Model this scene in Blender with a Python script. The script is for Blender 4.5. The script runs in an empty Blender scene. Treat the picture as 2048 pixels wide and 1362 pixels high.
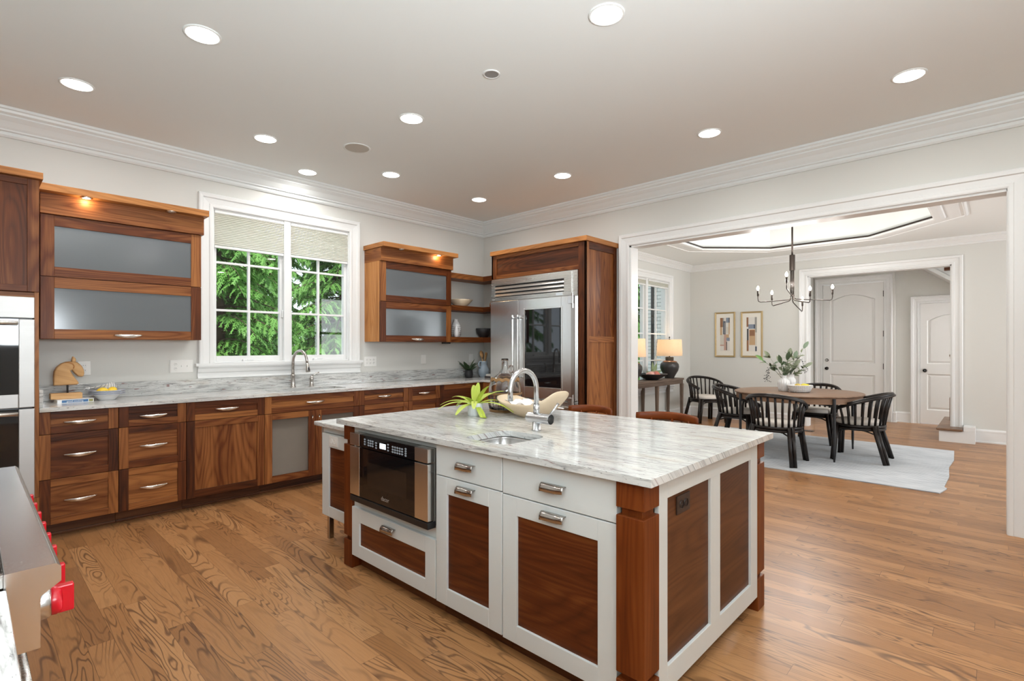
import bpy, bmesh, math, random
from math import sin, cos, pi, radians, sqrt, atan2
from mathutils import Vector, Matrix
random.seed(11)
S = bpy.context.scene
COL = S.collection

# ---------------------------------------------------------------- camera, world, sun, added fill light, exposure
cam_d = bpy.data.cameras.new('camera')
cam_d.sensor_width = 36.0
cam_d.lens = 1029.0 / 2048.0 * 36.0
cam_d.shift_y = 12.0 / 2048.0
cam_d.clip_start = 0.02
cam_o = bpy.data.objects.new('camera', cam_d)
COL.objects.link(cam_o)
cam_o.location = (-5.18, -5.44, 1.364)
cam_o.rotation_euler = (radians(90), 0, radians(43.25 - 90))
S.camera = cam_o

S.view_settings.view_transform = 'Standard'
S.view_settings.look = 'None'
S.view_settings.gamma = 1.0
S.view_settings.use_curve_mapping = False
S.view_settings.exposure = 0.0
cy = S.cycles
cy.use_denoising = True
cy.max_bounces = 9
cy.diffuse_bounces = 5
cy.glossy_bounces = 4
cy.transmission_bounces = 6
cy.transparent_max_bounces = 12
cy.sample_clamp_indirect = 6.0
cy.caustics_reflective = False
cy.caustics_refractive = False

W = bpy.data.worlds.new('sky'); S.world = W
W.use_nodes = True
W.node_tree.nodes['Background'].inputs[0].default_value = (0.80, 0.90, 1.0, 1)
W.node_tree.nodes['Background'].inputs[1].default_value = 2.2

def light(name, kind, loc, rot, power, color=(1, 1, 1), size=None, size_y=None, parent=None, spread=None):
    d = bpy.data.lights.new(name, kind)
    d.energy = power; d.color = color
    if kind == 'AREA':
        if size_y: d.shape = 'RECTANGLE'; d.size = size; d.size_y = size_y
        else: d.shape = 'DISK'; d.size = size
        if spread: d.spread = spread
    elif kind == 'POINT': d.shadow_soft_size = size or 0.03
    o = bpy.data.objects.new(name, d); COL.objects.link(o)
    o.location = loc; o.rotation_euler = rot
    if parent: o.parent = parent
    return o

sun = light('sun', 'SUN', (0, 0, 12), (radians(42), 0, radians(-28)), 5.0, (1.0, 0.95, 0.86))
sun.data.angle = radians(2)
# unseen fill light added behind the camera, tilted up to brighten the ceiling
fl = light('added_ceiling_fill', 'AREA', (-4.7, -6.3, 1.7), (0, 0, 0), 190, (0.86, 0.94, 1.0), 1.2)
fl.rotation_euler = Vector((-0.04, 0.52, 0.85)).to_track_quat('-Z', 'Y').to_euler()



# ---------------------------------------------------------------- mesh helpers
class MB:
    def __init__(s):
        s.v = []; s.f = []; s.uv = []; s.sm = []; s.mi = []
    def add(s, vs, fs, uvs=None, smooth=False, mi=0):
        o = len(s.v); s.v += [tuple(p) for p in vs]
        for i, f in enumerate(fs):
            s.f.append([o + k for k in f])
            s.uv.append(uvs[i] if uvs else [(vs[k][0] + vs[k][1], vs[k][2] + .3 * vs[k][0]) for k in f])
            s.sm.append(smooth); s.mi.append(mi)
    def box(s, x0, y0, z0, x1, y1, z1, g='z', mi=0, off=None):
        if x0 > x1: x0, x1 = x1, x0
        if y0 > y1: y0, y1 = y1, y0
        if z0 > z1: z0, z1 = z1, z0
        vs = [(x, y, z) for z in (z0, z1) for y in (y0, y1) for x in (x0, x1)]
        fs = [(0, 2, 3, 1), (4, 5, 7, 6), (0, 1, 5, 4), (2, 6, 7, 3), (0, 4, 6, 2), (1, 3, 7, 5)]
        nx = ['z', 'z', 'y', 'y', 'x', 'x']
        if off is None: off = (20.0 * random.randint(0, 30), random.uniform(-3, 3))
        gi = 'xyz'.index(g); uvs = []
        for f, n in zip(fs, nx):
            ni = 'xyz'.index(n)
            if ni == gi: a, b = [k for k in range(3) if k != ni]
            else: a = gi; b = [k for k in range(3) if k not in (ni, gi)][0]
            uvs.append([(vs[k][a] + off[0], vs[k][b] + off[1] + vs[k][ni]) for k in f])
        s.add(vs, fs, uvs, False, mi)
    def cyl(s, c, r, z0, z1, n=24, r2=None, axis='z', mi=0):
        r2 = r if r2 is None else r2
        s.lathe([(0, z0), (r, z0), (r, z0), (r2, z1), (r2, z1), (0, z1)], c, n, axis, mi)
    def lathe(s, prof, c=(0, 0, 0), n=24, axis='z', mi=0, sx=1, sy=1, rib=None):
        # consecutive equal points split the smoothing
        vs = []; fs = []; uvs = []
        for r, z in prof:
            for k in range(n):
                a = 2 * pi * k / n
                rr = r * (1 + (rib[0] * cos(rib[1] * a) if rib and r > 1e-4 else 0))
                p = (rr * cos(a) * sx, rr * sin(a) * sy, z)
                if axis == 'x': p = (p[2], p[0], p[1])
                elif axis == 'y': p = (p[0], p[2], p[1])
                vs.append((p[0] + c[0], p[1] + c[1], p[2] + c[2]))
        for i in range(len(prof) - 1):
            if prof[i] == prof[i + 1]: continue
            for k in range(n):
                k2 = (k + 1) % n
                f = (i * n + k, i * n + k2, (i + 1) * n + k2, (i + 1) * n + k)
                if axis == 'y': f = f[::-1]
                if prof[i][0] < 1e-6: f = (f[0], f[2], f[3])
                elif prof[i + 1][0] < 1e-6: f = (f[0], f[1], f[2])
                fs.append(f); uvs.append([(vs[q][2], vs[q][0] + vs[q][1]) for q in f])
        s.add(vs, fs, uvs, True, mi)
    def tube(s, pts, r, n=8, closed=False, mi=0, flat=1.0):
        pts = [Vector(p) for p in pts]; m = len(pts)
        rs = r if isinstance(r, (list, tuple)) else [r] * m
        T = []
        for i in range(m):
            if closed: t = pts[(i + 1) % m] - pts[i - 1]
            else: t = pts[min(i + 1, m - 1)] - pts[max(i - 1, 0)]
            T.append(t.normalized() if t.length > 1e-9 else Vector((0, 0, 1)))
        ref = Vector((0, 0, 1)) if abs(T[0].z) < .9 else Vector((1, 0, 0))
        N = (ref - T[0] * ref.dot(T[0])).normalized()
        vs = []
        for i in range(m):
            N = N - T[i] * N.dot(T[i])
            N = N.normalized() if N.length > 1e-6 else T[i].orthogonal().normalized()
            B = T[i].cross(N)
            for k in range(n):
                a = 2 * pi * k / n
                vs.append(pts[i] + N * (rs[i] * cos(a)) + B * (rs[i] * flat * sin(a)))
        fs = []
        for i in range(m if closed else m - 1):
            j = (i + 1) % m
            for k in range(n):
                k2 = (k + 1) % n
                fs.append((i * n + k, i * n + k2, j * n + k2, j * n + k))
        if not closed:
            fs.append(tuple(range(n))[::-1]); fs.append(tuple((m - 1) * n + k for k in range(n)))
        s.add(vs, fs, None, True, mi)
    def rod(s, a, b, r, r2=None, n=10, mi=0): s.tube([a, b], [r, r if r2 is None else r2], n, mi=mi)
    def loft(s, rings, closed_ring=True, cap=True, smooth=True, mi=0):
        n = len(rings[0]); vs = [p for r in rings for p in r]; fs = []
        for i in range(len(rings) - 1):
            for k in range(n if closed_ring else n - 1):
                k2 = (k + 1) % n
                fs.append((i * n + k, i * n + k2, (i + 1) * n + k2, (i + 1) * n + k))
        if cap and closed_ring:
            fs.append(tuple(range(n))[::-1]); fs.append(tuple((len(rings) - 1) * n + k for k in range(n)))
        s.add(vs, fs, None, smooth, mi)
    def sweep(s, prof, fn, smooth=False, close=False, mi=0):
        # prof: list of 2D profile points; fn(p, q) -> 3D points along the run for that profile point (mitred)
        rows = [fn(p, q) for p, q in prof]; m = len(rows[0]); vs = [p for r in rows for p in r]; fs = []
        nr = len(rows)
        for i in range(nr if close else nr - 1):
            j = (i + 1) % nr
            for k in range(m - 1):
                fs.append((i * m + k, i * m + k + 1, j * m + k + 1, j * m + k))
        if close:
            fs.append(tuple(i * m for i in range(nr))); fs.append(tuple(i * m + m - 1 for i in range(nr))[::-1])
        s.add(vs, fs, None, smooth, mi)
    def poly(s, pts, y0, y1, axis='y', mi=0, smooth=False):
        # closed 2D outline extruded along an axis; (a,b) are the other two coordinates in xyz order
        n = len(pts)
        def P(a, b, c): return {'y': (a, c, b), 'x': (c, a, b), 'z': (a, b, c)}[axis]
        vs = [P(a, b, y0) for a, b in pts] + [P(a, b, y1) for a, b in pts]
        fs = [tuple(range(n)), tuple(range(2 * n - 1, n - 1, -1))]
        s.add(vs, fs, None, False, mi)
        s.add(vs, [(i, n + i, n + (i + 1) % n, (i + 1) % n) for i in range(n)], None, smooth, mi)
    def mesh(s, name, mats, fix=True, merge=False):
        me = bpy.data.meshes.new(name)
        me.from_pydata(s.v, [], s.f)
        uvl = me.uv_layers.new(name='UVMap')
        k = 0
        for pi_, p in enumerate(me.polygons):
            for j in range(p.loop_total):
                uvl.data[p.loop_start + j].uv = s.uv[pi_][j]
            p.use_smooth = s.sm[pi_]; p.material_index = s.mi[pi_]
        for m in (mats if isinstance(mats, (list, tuple)) else [mats]): me.materials.append(m)
        if fix:
            bm = bmesh.new(); bm.from_mesh(me)
            if merge: bmesh.ops.remove_doubles(bm, verts=bm.verts, dist=1e-5)
            bmesh.ops.recalc_face_normals(bm, faces=bm.faces)
            bm.to_mesh(me); bm.free()
        me.update()
        return me

def tag(o, label=None, cat=None, group=None, kind=None):
    if label: o['label'] = label
    if cat: o['category'] = cat
    if group: o['group'] = group
    if kind: o['kind'] = kind
    return o
def thing(name, label, cat, loc=(0, 0, 0), rz=0.0, group=None):
    o = bpy.data.objects.new(name, None); COL.objects.link(o)
    o.empty_display_size = .05
    o.location = loc; o.rotation_euler = (0, 0, rz)
    return tag(o, label, cat, group)
def obj(name, mb, mat, parent=None, loc=(0, 0, 0), rot=(0, 0, 0), bevel=0, seg=2, label=None, merge=False, fix=True):
    o = bpy.data.objects.new(name, mb.mesh(name, mat, fix, merge) if isinstance(mb, MB) else mb)
    COL.objects.link(o); o.location = loc; o.rotation_euler = rot
    if parent: o.parent = parent
    if bevel:
        b = o.modifiers.new('bevel', 'BEVEL'); b.width = bevel; b.segments = seg
        b.limit_method = 'ANGLE'; b.angle_limit = radians(40)
    if label: o['label'] = label
    return o
def struct(name, mb, mat, label, cat, parent=None, **k):
    o = obj(name, mb, mat, parent, **k)
    return tag(o, label, cat, kind='structure')
def copy_tree(src, loc=None, rz=None, label=None, scale=None):
    def cp(o, par):
        c = o.copy(); COL.objects.link(c)
        if par: c.parent = par
        for ch in list(o.children): cp(ch, c)
        return c
    r = cp(src, None)
    if loc is not None: r.location = loc
    if rz is not None: r.rotation_euler = (r.rotation_euler[0], r.rotation_euler[1], rz)
    if scale is not None: r.scale = scale
    if label: r['label'] = label
    return r
def text_part(name, body, size, mat, parent, loc, rot, ext=0.0004, align='CENTER'):
    cu = bpy.data.curves.new(name, 'FONT'); cu.body = body; cu.size = size; cu.extrude = ext
    cu.align_x = align; cu.align_y = 'CENTER'; cu.resolution_u = 3
    t = bpy.data.objects.new(name + '_tmp', cu); COL.objects.link(t)
    dg = bpy.context.evaluated_depsgraph_get()
    me = bpy.data.meshes.new_from_object(t.evaluated_get(dg))
    bpy.data.objects.remove(t)
    me.materials.clear(); me.materials.append(mat)
    return obj(name, me, mat, parent, loc, rot)
# ---------------------------------------------------------------- materials
def newmat(name):
    m = bpy.data.materials.new(name); m.use_nodes = True
    nt = m.node_tree; b = nt.nodes['Principled BSDF']
    return m, nt, b
def pr(name, col, rough=.5, metal=0.0, **k):
    m, nt, b = newmat(name)
    b.inputs['Base Color'].default_value = (*col, 1)
    b.inputs['Roughness'].default_value = rough
    b.inputs['Metallic'].default_value = metal
    for kk, v in k.items():
        b.inputs[kk.replace('_', ' ')].default_value = v
    return m
def nd(nt, typ, **k):
    n = nt.nodes.new(typ)
    for a, v in k.items(): setattr(n, a, v)
    return n
def L(nt, a, b): nt.links.new(a, b)
def mth(nt, op, a, b=None, c=None):
    n = nd(nt, 'ShaderNodeMath', operation=op)
    for i, q in enumerate((a, b, c)):
        if q is None: continue
        if isinstance(q, (int, float)): n.inputs[i].default_value = q
        else: L(nt, q, n.inputs[i])
    return n.outputs[0]
def comb(nt, x, y, z=0.0):
    n = nd(nt, 'ShaderNodeCombineXYZ')
    for i, q in enumerate((x, y, z)):
        if isinstance(q, (int, float)): n.inputs[i].default_value = q
        else: L(nt, q, n.inputs[i])
    return n.outputs[0]
def noise(nt, vec, scale=1.0, detail=3.0, rough=.5, dist=0.0):
    n = nd(nt, 'ShaderNodeTexNoise'); L(nt, vec, n.inputs['Vector'])
    n.inputs['Scale'].default_value = scale; n.inputs['Detail'].default_value = detail
    n.inputs['Roughness'].default_value = rough; n.inputs['Distortion'].default_value = dist
    return n.outputs[0]
def ramp(nt, fac, stops, interp='LINEAR'):
    n = nd(nt, 'ShaderNodeValToRGB'); n.color_ramp.interpolation = interp
    e = n.color_ramp.elements
    while len(e) < len(stops): e.new(.5)
    for i, (p, c) in enumerate(stops):
        e[i].position = p; e[i].color = (*c, 1) if len(c) == 3 else c
    L(nt, fac, n.inputs[0]); return n.outputs[0]
def mix(nt, fac, a, b, mode='MIX'):
    n = nd(nt, 'ShaderNodeMix', data_type='RGBA', blend_type=mode)
    for i, q in ((0, fac), (6, a), (7, b)):
        if isinstance(q, (int, float)): n.inputs[i].default_value = q
        elif isinstance(q, tuple): n.inputs[i].default_value = (*q, 1)
        else: L(nt, q, n.inputs[i])
    return n.outputs[2]
def uvxy(nt):
    u = nd(nt, 'ShaderNodeUVMap'); s = nd(nt, 'ShaderNodeSeparateXYZ'); L(nt, u.outputs[0], s.inputs[0])
    return s.outputs[0], s.outputs[1]
def objxyz(nt):
    t = nd(nt, 'ShaderNodeTexCoord'); s = nd(nt, 'ShaderNodeSeparateXYZ'); L(nt, t.outputs['Object'], s.inputs[0])
    return t.outputs['Object'], s.outputs[0], s.outputs[1], s.outputs[2]

def wood(name, dark, mid, light_, rough=.38, vary=.35, streak=.5, coat=.15, fine=110):
    m, nt, b = newmat(name)
    u, v = uvxy(nt)
    k = mth(nt, 'FLOOR', mth(nt, 'DIVIDE', mth(nt, 'ADD', u, 10.0), 20.0))
    wn = nd(nt, 'ShaderNodeTexWhiteNoise', noise_dimensions='1D'); L(nt, k, wn.inputs['W'])
    tint = wn.outputs[0]
    ul = mth(nt, 'SUBTRACT', u, mth(nt, 'MULTIPLY', k, 20.0))
    w = mth(nt, 'MULTIPLY', tint, 53.0)
    n1 = noise(nt, comb(nt, mth(nt, 'MULTIPLY', ul, .55), mth(nt, 'MULTIPLY', v, 11.0), w), 1.0, 4.0, .6, .35)
    # growth rings: contour lines of a stretched noise field
    ring = noise(nt, comb(nt, mth(nt, 'MULTIPLY', ul, .50), mth(nt, 'MULTIPLY', v, 4.5), w), 1.0, 1.5, .45, .15)
    rg = mth(nt, 'ABSOLUTE', mth(nt, 'SINE', mth(nt, 'MULTIPLY', ring, 70.0)))
    n2 = noise(nt, comb(nt, mth(nt, 'MULTIPLY', ul, 5.0), mth(nt, 'MULTIPLY', v, float(fine)), w), 1.0, 3.0, .6)
    f = mth(nt, 'ADD', mth(nt, 'MULTIPLY', n1, .75 * streak + .3), mth(nt, 'MULTIPLY', rg, .13))
    f = mth(nt, 'ADD', f, mth(nt, 'MULTIPLY', n2, .22))
    f = mth(nt, 'ADD', f, mth(nt, 'MULTIPLY', mth(nt, 'SUBTRACT', tint, .5), vary))
    c = ramp(nt, f, [(.22, dark), (.5, mid), (.85, light_)])
    L(nt, c, b.inputs['Base Color'])
    b.inputs['Roughness'].default_value = rough
    b.inputs['Coat Weight'].default_value = coat; b.inputs['Specular IOR Level'].default_value = .22; b.inputs['Coat Roughness'].default_value = .18
    bp = nd(nt, 'ShaderNodeBump'); bp.inputs['Strength'].default_value = .08; bp.inputs['Distance'].default_value = .002
    L(nt, n2, bp.inputs['Height']); L(nt, bp.outputs[0], b.inputs['Normal'])
    return m

def floor_mat():
    m, nt, b = newmat('oak_floor')
    oc, x, y, z = objxyz(nt)
    w, ln = .098, 1.15
    ix = mth(nt, 'FLOOR', mth(nt, 'DIVIDE', x, w))
    wn = nd(nt, 'ShaderNodeTexWhiteNoise', noise_dimensions='1D'); L(nt, ix, wn.inputs['W'])
    yo = mth(nt, 'ADD', y, mth(nt, 'MULTIPLY', wn.outputs[0], 7.0))
    iy = mth(nt, 'FLOOR', mth(nt, 'DIVIDE', yo, ln))
    wn2 = nd(nt, 'ShaderNodeTexWhiteNoise', noise_dimensions='2D'); L(nt, comb(nt, ix, iy), wn2.inputs['Vector'])
    t = wn2.outputs[0]; w3 = mth(nt, 'MULTIPLY', t, 91.0)
    gv = comb(nt, mth(nt, 'MULTIPLY', x, 6.5), mth(nt, 'MULTIPLY', y, .95), w3)
    ring = noise(nt, gv, 1.0, 2.2, .5, .8)
    sn = mth(nt, 'SINE', mth(nt, 'MULTIPLY', ring, 95.0))
    line = ramp(nt, mth(nt, 'ADD', mth(nt, 'MULTIPLY', sn, .5), .5), [(0.0, (1, 1, 1)), (.14, (.5, .5, .5)), (.36, (0, 0, 0))])
    sel = ramp(nt, noise(nt, comb(nt, mth(nt, 'MULTIPLY', x, 5.0), mth(nt, 'MULTIPLY', y, .8), w3), 1.3, 1.0), [(.38, (.15, .15, .15)), (.62, (1, 1, 1))])
    lf = mth(nt, 'MULTIPLY', line, sel)
    fine = noise(nt, comb(nt, mth(nt, 'MULTIPLY', x, 260.0), mth(nt, 'MULTIPLY', y, 9.0), w3), 1.0, 2.0)
    base = ramp(nt, mth(nt, 'ADD', mth(nt, 'MULTIPLY', t, .6), mth(nt, 'MULTIPLY', fine, .4)),
                [(.1, (.255, .115, .044)), (.45, (.365, .170, .064)), (.9, (.49, .25, .105))])
    c = mix(nt, mth(nt, 'MULTIPLY', lf, .78), base, (.085, .036, .016))
    # joints
    fx = mth(nt, 'FRACT', mth(nt, 'DIVIDE', x, w)); fy = mth(nt, 'FRACT', mth(nt, 'DIVIDE', yo, ln))
    jx = mth(nt, 'LESS_THAN', mth(nt, 'MINIMUM', fx, mth(nt, 'SUBTRACT', 1.0, fx)), .010)
    jy = mth(nt, 'LESS_THAN', mth(nt, 'MINIMUM', fy, mth(nt, 'SUBTRACT', 1.0, fy)), .0009)
    j = mth(nt, 'MAXIMUM', jx, jy)
    c = mix(nt, mth(nt, 'MULTIPLY', j, .6), c, (.05, .02, .01))
    L(nt, c, b.inputs['Base Color']); b.inputs['Specular IOR Level'].default_value = .35
    b.inputs['Roughness'].default_value = .34
    b.inputs['Coat Weight'].default_value = .08; b.inputs['Coat Roughness'].default_value = .2
    bp = nd(nt, 'ShaderNodeBump'); bp.inputs['Strength'].default_value = .12; bp.inputs['Distance'].default_value = .002
    L(nt, mth(nt, 'SUBTRACT', 1.0, mth(nt, 'ADD', mth(nt, 'MULTIPLY', lf, .4), j)), bp.inputs['Height']); L(nt, bp.outputs[0], b.inputs['Normal'])
    return m

def granite(name, white, grey, flow=1.0, dens=0.0, warm=(.42, .33, .22)):
    m, nt, b = newmat(name)
    u, v = uvxy(nt)
    wv = noise(nt, comb(nt, mth(nt, 'MULTIPLY', u, 1.3), mth(nt, 'MULTIPLY', v, 2.0)), 1.0, 2.0)
    v2 = mth(nt, 'ADD', v, mth(nt, 'MULTIPLY', wv, .10))
    big = noise(nt, comb(nt, mth(nt, 'MULTIPLY', u, 2.2), mth(nt, 'MULTIPLY', v2, 12.0)), 1.0, 4.0, .6)
    s1 = noise(nt, comb(nt, mth(nt, 'MULTIPLY', u, 7.0), mth(nt, 'MULTIPLY', v2, 75.0)), 1.0, 4.0, .62, .4)
    sp = noise(nt, comb(nt, mth(nt, 'MULTIPLY', u, 42.0), mth(nt, 'MULTIPLY', v2, 130.0)), 1.0, 2.5, .6)
    rd = noise(nt, comb(nt, mth(nt, 'MULTIPLY', u, 9.0), mth(nt, 'MULTIPLY', v2, 42.0), 7.0), 1.0, 2.0)
    c = mix(nt, ramp(nt, big, [(.42 - dens, (0, 0, 0)), (.72 - dens, (1, 1, 1))]), white, grey)
    c = mix(nt, ramp(nt, s1, [(.52 - dens, (0, 0, 0)), (.68, (.85, .85, .85))]), c, (.19, .185, .18))
    c = mix(nt, ramp(nt, sp, [(.62, (0, 0, 0)), (.70, (.85, .85, .85))]), c, (.12, .115, .115))
    wm = noise(nt, comb(nt, mth(nt, 'MULTIPLY', u, 3.0), mth(nt, 'MULTIPLY', v2, 9.0), 3.0), 1.0, 2.0)
    c = mix(nt, ramp(nt, wm, [(.60, (0, 0, 0)), (.80, (.5, .5, .5))]), c, warm)
    c = mix(nt, ramp(nt, rd, [(.665, (0, 0, 0)), (.72, (.8, .8, .8))]), c, (.20, .055, .05))
    L(nt, c, b.inputs['Base Color'])
    b.inputs['Roughness'].default_value = .12
    return m

def steel(name, col=(.60, .59, .57), rough=.28, axis=0, str_=.10):
    m, nt, b = newmat(name)
    oc, x, y, z = objxyz(nt)
    sc = [220.0, 220.0, 220.0]; sc[axis] = 2.0
    n = noise(nt, comb(nt, mth(nt, 'MULTIPLY', x, sc[0]), mth(nt, 'MULTIPLY', y, sc[1]), mth(nt, 'MULTIPLY', z, sc[2])), 1.0, 2.0)
    b.inputs['Base Color'].default_value = (*col, 1); b.inputs['Metallic'].default_value = 1.0
    L(nt, mth(nt, 'ADD', mth(nt, 'MULTIPLY', n, str_), rough - str_ / 2), b.inputs['Roughness'])
    return m

def emit(name, col, strength):
    m = bpy.data.materials.new(name); m.use_nodes = True; nt = m.node_tree
    e = nd(nt, 'ShaderNodeEmission'); e.inputs[0].default_value = (*col, 1); e.inputs[1].default_value = strength
    L(nt, e.outputs[0], nt.nodes['Material Output'].inputs[0]); return m

def pane_glass(name, tint=(1, 1, 1), ior=1.45):
    m = bpy.data.materials.new(name); m.use_nodes = True; nt = m.node_tree
    t = nd(nt, 'ShaderNodeBsdfTransparent'); t.inputs[0].default_value = (*tint, 1)
    g = nd(nt, 'ShaderNodeBsdfGlossy'); g.inputs['Roughness'].default_value = .01
    f = nd(nt, 'ShaderNodeLayerWeight'); f.inputs[0].default_value = .5
    x = nd(nt, 'ShaderNodeMixShader'); L(nt, mth(nt, 'ADD', mth(nt, 'MULTIPLY', mth(nt, 'POWER', f.outputs['Facing'], 5.0), .7), .025), x.inputs[0]); L(nt, t.outputs[0], x.inputs[1]); L(nt, g.outputs[0], x.inputs[2])
    L(nt, x.outputs[0], nt.nodes['Material Output'].inputs[0]); return m

def noisy(name, c1, c2, scale, rough=.6, detail=3, bump=0.0, **k):
    m, nt, b = newmat(name)
    oc, x, y, z = objxyz(nt)
    n = noise(nt, oc, scale, detail)
    L(nt, mix(nt, n, c1, c2), b.inputs['Base Color']); b.inputs['Roughness'].default_value = rough
    if bump:
        bp = nd(nt, 'ShaderNodeBump'); bp.inputs['Strength'].default_value = bump; bp.inputs['Distance'].default_value = .003
        L(nt, n, bp.inputs['Height']); L(nt, bp.outputs[0], b.inputs['Normal'])
    for kk, v in k.items(): b.inputs[kk.replace('_', ' ')].default_value = v
    return m

def brick_mat():
    m, nt, b = newmat('painted_brick')
    oc, x, y, z = objxyz(nt)
    br = nd(nt, 'ShaderNodeTexBrick'); L(nt, comb(nt, mth(nt, 'ADD', x, y), z), br.inputs['Vector'])
    br.inputs['Scale'].default_value = 1.0; br.inputs['Brick Width'].default_value = .21; br.inputs['Row Height'].default_value = .072
    br.inputs['Mortar Size'].default_value = .006
    br.inputs['Color1'].default_value = (.85, .85, .82, 1); br.inputs['Color2'].default_value = (.74, .75, .71, 1); br.inputs['Mortar'].default_value = (.33, .34, .31, 1)
    L(nt, br.outputs[0], b.inputs['Base Color']); b.inputs['Roughness'].default_value = .8
    return m

def rug_mat():
    m, nt, b = newmat('woven_rug')
    oc, x, y, z = objxyz(nt)
    rows = mth(nt, 'SINE', mth(nt, 'MULTIPLY', x, 2 * pi / .034))
    dash = noise(nt, comb(nt, mth(nt, 'MULTIPLY', mth(nt, 'FLOOR', mth(nt, 'DIVIDE', x, .034)), 3.7), mth(nt, 'MULTIPLY', y, 5.0)), 1.0, 1.0)
    patch = noise(nt, comb(nt, mth(nt, 'MULTIPLY', x, 1.6), mth(nt, 'MULTIPLY', y, 1.6)), 1.0, 2.0)
    f = mth(nt, 'MULTIPLY', ramp(nt, rows, [(.1, (0, 0, 0)), (.6, (1, 1, 1))]), ramp(nt, mth(nt, 'ADD', mth(nt, 'MULTIPLY', dash, .6), mth(nt, 'MULTIPLY', patch, .5)), [(.40, (.12, .12, .12)), (.68, (1, 1, 1))]))
    c = mix(nt, f, (.60, .62, .64), (.20, .23, .27))
    L(nt, c, b.inputs['Base Color']); b.inputs['Roughness'].default_value = .95
    return m

M = {}
M['walnut'] = wood('walnut', (.034, .0085, .0022), (.115, .030, .0068), (.36, .140, .040), .45, .42, coat=.02)
M['walnut_dark'] = wood('walnut_dark', (.034, .011, .005), (.088, .029, .011), (.17, .065, .024), .42, .25, coat=.05)
M['walnut_light'] = wood('walnut_light', (.20, .070, .018), (.42, .175, .052), (.62, .32, .12), .45, .2, coat=.02)
M['island_walnut'] = wood('island_walnut', (.040, .009, .003), (.105, .024, .006), (.27, .085, .020), .36, .25, .6, coat=.08)
M['post_walnut'] = wood('post_walnut', (.07, .013, .0025), (.145, .031, .0050), (.24, .066, .014), .42, .2, coat=.03)
M['floor'] = floor_mat()
M['granite'] = granite('granite_counter', (.655, .65, .625), (.47, .47, .455))
M['granite_splash'] = granite('granite_splash', (.62, .62, .60), (.44, .45, .44), dens=.04)
M['marble'] = granite('white_marble', (.80, .80, .78), (.62, .62, .62), warm=(.7, .7, .68))
M['wall'] = pr('wall_paint', (.635, .63, .595), .7)
M['ceiling'] = pr('ceiling_paint', (.78, .80, .785), .8)
M['trim'] = pr('trim_white', (.75, .755, .745), .4)
M['crown'] = pr('crown_white', (.74, .77, .765), .4)
M['cab_white'] = pr('cabinet_white', (.67, .70, .69), .42)
M['door_white'] = pr('door_white', (.76, .755, .735), .42)
M['steel'] = steel('brushed_steel', axis=1)
M['steel_z'] = steel('brushed_steel_vertical', (.76, .755, .745), .24, axis=2)
M['steel_x'] = steel('brushed_steel_horizontal', axis=0)
M['oven_steel'] = steel('oven_steel', (.50, .49, .475), .50, axis=0)
M['nickel'] = pr('satin_nickel', (.78, .75, .70), .26, 1.0)
M['pewter'] = pr('pewter', (.50, .47, .44), .22, 1.0)
M['chrome'] = pr('soft_chrome', (.70, .71, .72), .2, 1.0)
M['faucet_steel'] = pr('faucet_steel', (.62, .63, .64), .24, 1.0)
M['blackglass'] = pr('black_glass', (.006, .006, .007), .03, 0, IOR=1.52)
M['black'] = pr('black_plastic', (.012, .012, .013), .35)
M['iron'] = pr('cast_iron', (.02, .02, .022), .55)
M['bronze'] = pr('dark_bronze', (.045, .034, .028), .38, .7)
M['hinge'] = pr('hinge_bronze', (.03, .024, .02), .4, .6)
M['red'] = pr('red_knob', (.55, .008, .018), .25)
M['pane'] = pane_glass('window_pane')
M['dl'] = emit('downlight_glow', (1, .96, .90), 9.0)
M['puck'] = emit('puck_glow', (1, .80, .55), 9.0)
M['bulb'] = emit('bulb_glow', (1, .85, .62), 16.0)
M['rug'] = rug_mat()
M['brick'] = brick_mat()
M['plate'] = pr('outlet_plate', (.78, .77, .74), .35)
M['plate_brown'] = pr('outlet_brown', (.03, .016, .012), .4)
M['slot'] = pr('outlet_slot', (.03, .03, .03), .6)
M['ceramic'] = pr('white_ceramic', (.80, .80, .80), .18)
M['frost'] = pr('frosted_glass', (.155, .17, .18), .15, 0, Transmission_Weight=.2, IOR=1.5)
def fabric_shade():
    m = bpy.data.materials.new('shade_fabric'); m.use_nodes = True; nt = m.node_tree
    d = nd(nt, 'ShaderNodeBsdfDiffuse'); tr = nd(nt, 'ShaderNodeBsdfTranslucent')
    d.inputs[0].default_value = (.80, .78, .72, 1); tr.inputs[0].default_value = (.85, .82, .74, 1)
    x_ = nd(nt, 'ShaderNodeMixShader'); x_.inputs[0].default_value = .42; L(nt, d.outputs[0], x_.inputs[1]); L(nt, tr.outputs[0], x_.inputs[2]); L(nt, x_.outputs[0], nt.nodes['Material Output'].inputs[0])
    return m
M['shade'] = fabric_shade()
M['ratt'] = noisy('black_rattan', (.005, .004, .004), (.020, .013, .010), 14.0, .34, Specular_IOR_Level=.35)
M['cushion'] = noisy('cream_cushion', (.62, .57, .51), (.70, .65, .59), 90.0, .9)
M['console'] = wood('console_wood', (.075, .050, .036), (.135, .095, .072), (.23, .17, .13), .6, .2, coat=0)
M['table'] = wood('table_wood', (.10, .052, .030), (.20, .115, .070), (.33, .21, .14), .38, .1)
M['gold'] = pr('gold_frame', (.46, .34, .17), .45, .35)
M['mat_board'] = pr('mat_board', (.84, .80, .72), .8)
# ---------------------------------------------------------------- the setting
ZC = 3.13          # kitchen ceiling
ZD = 2.95          # dining ceiling
EX = 4.72          # dining far wall
DN = -1.0          # dining window wall
WX, SY = -5.80, -8.6

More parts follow.
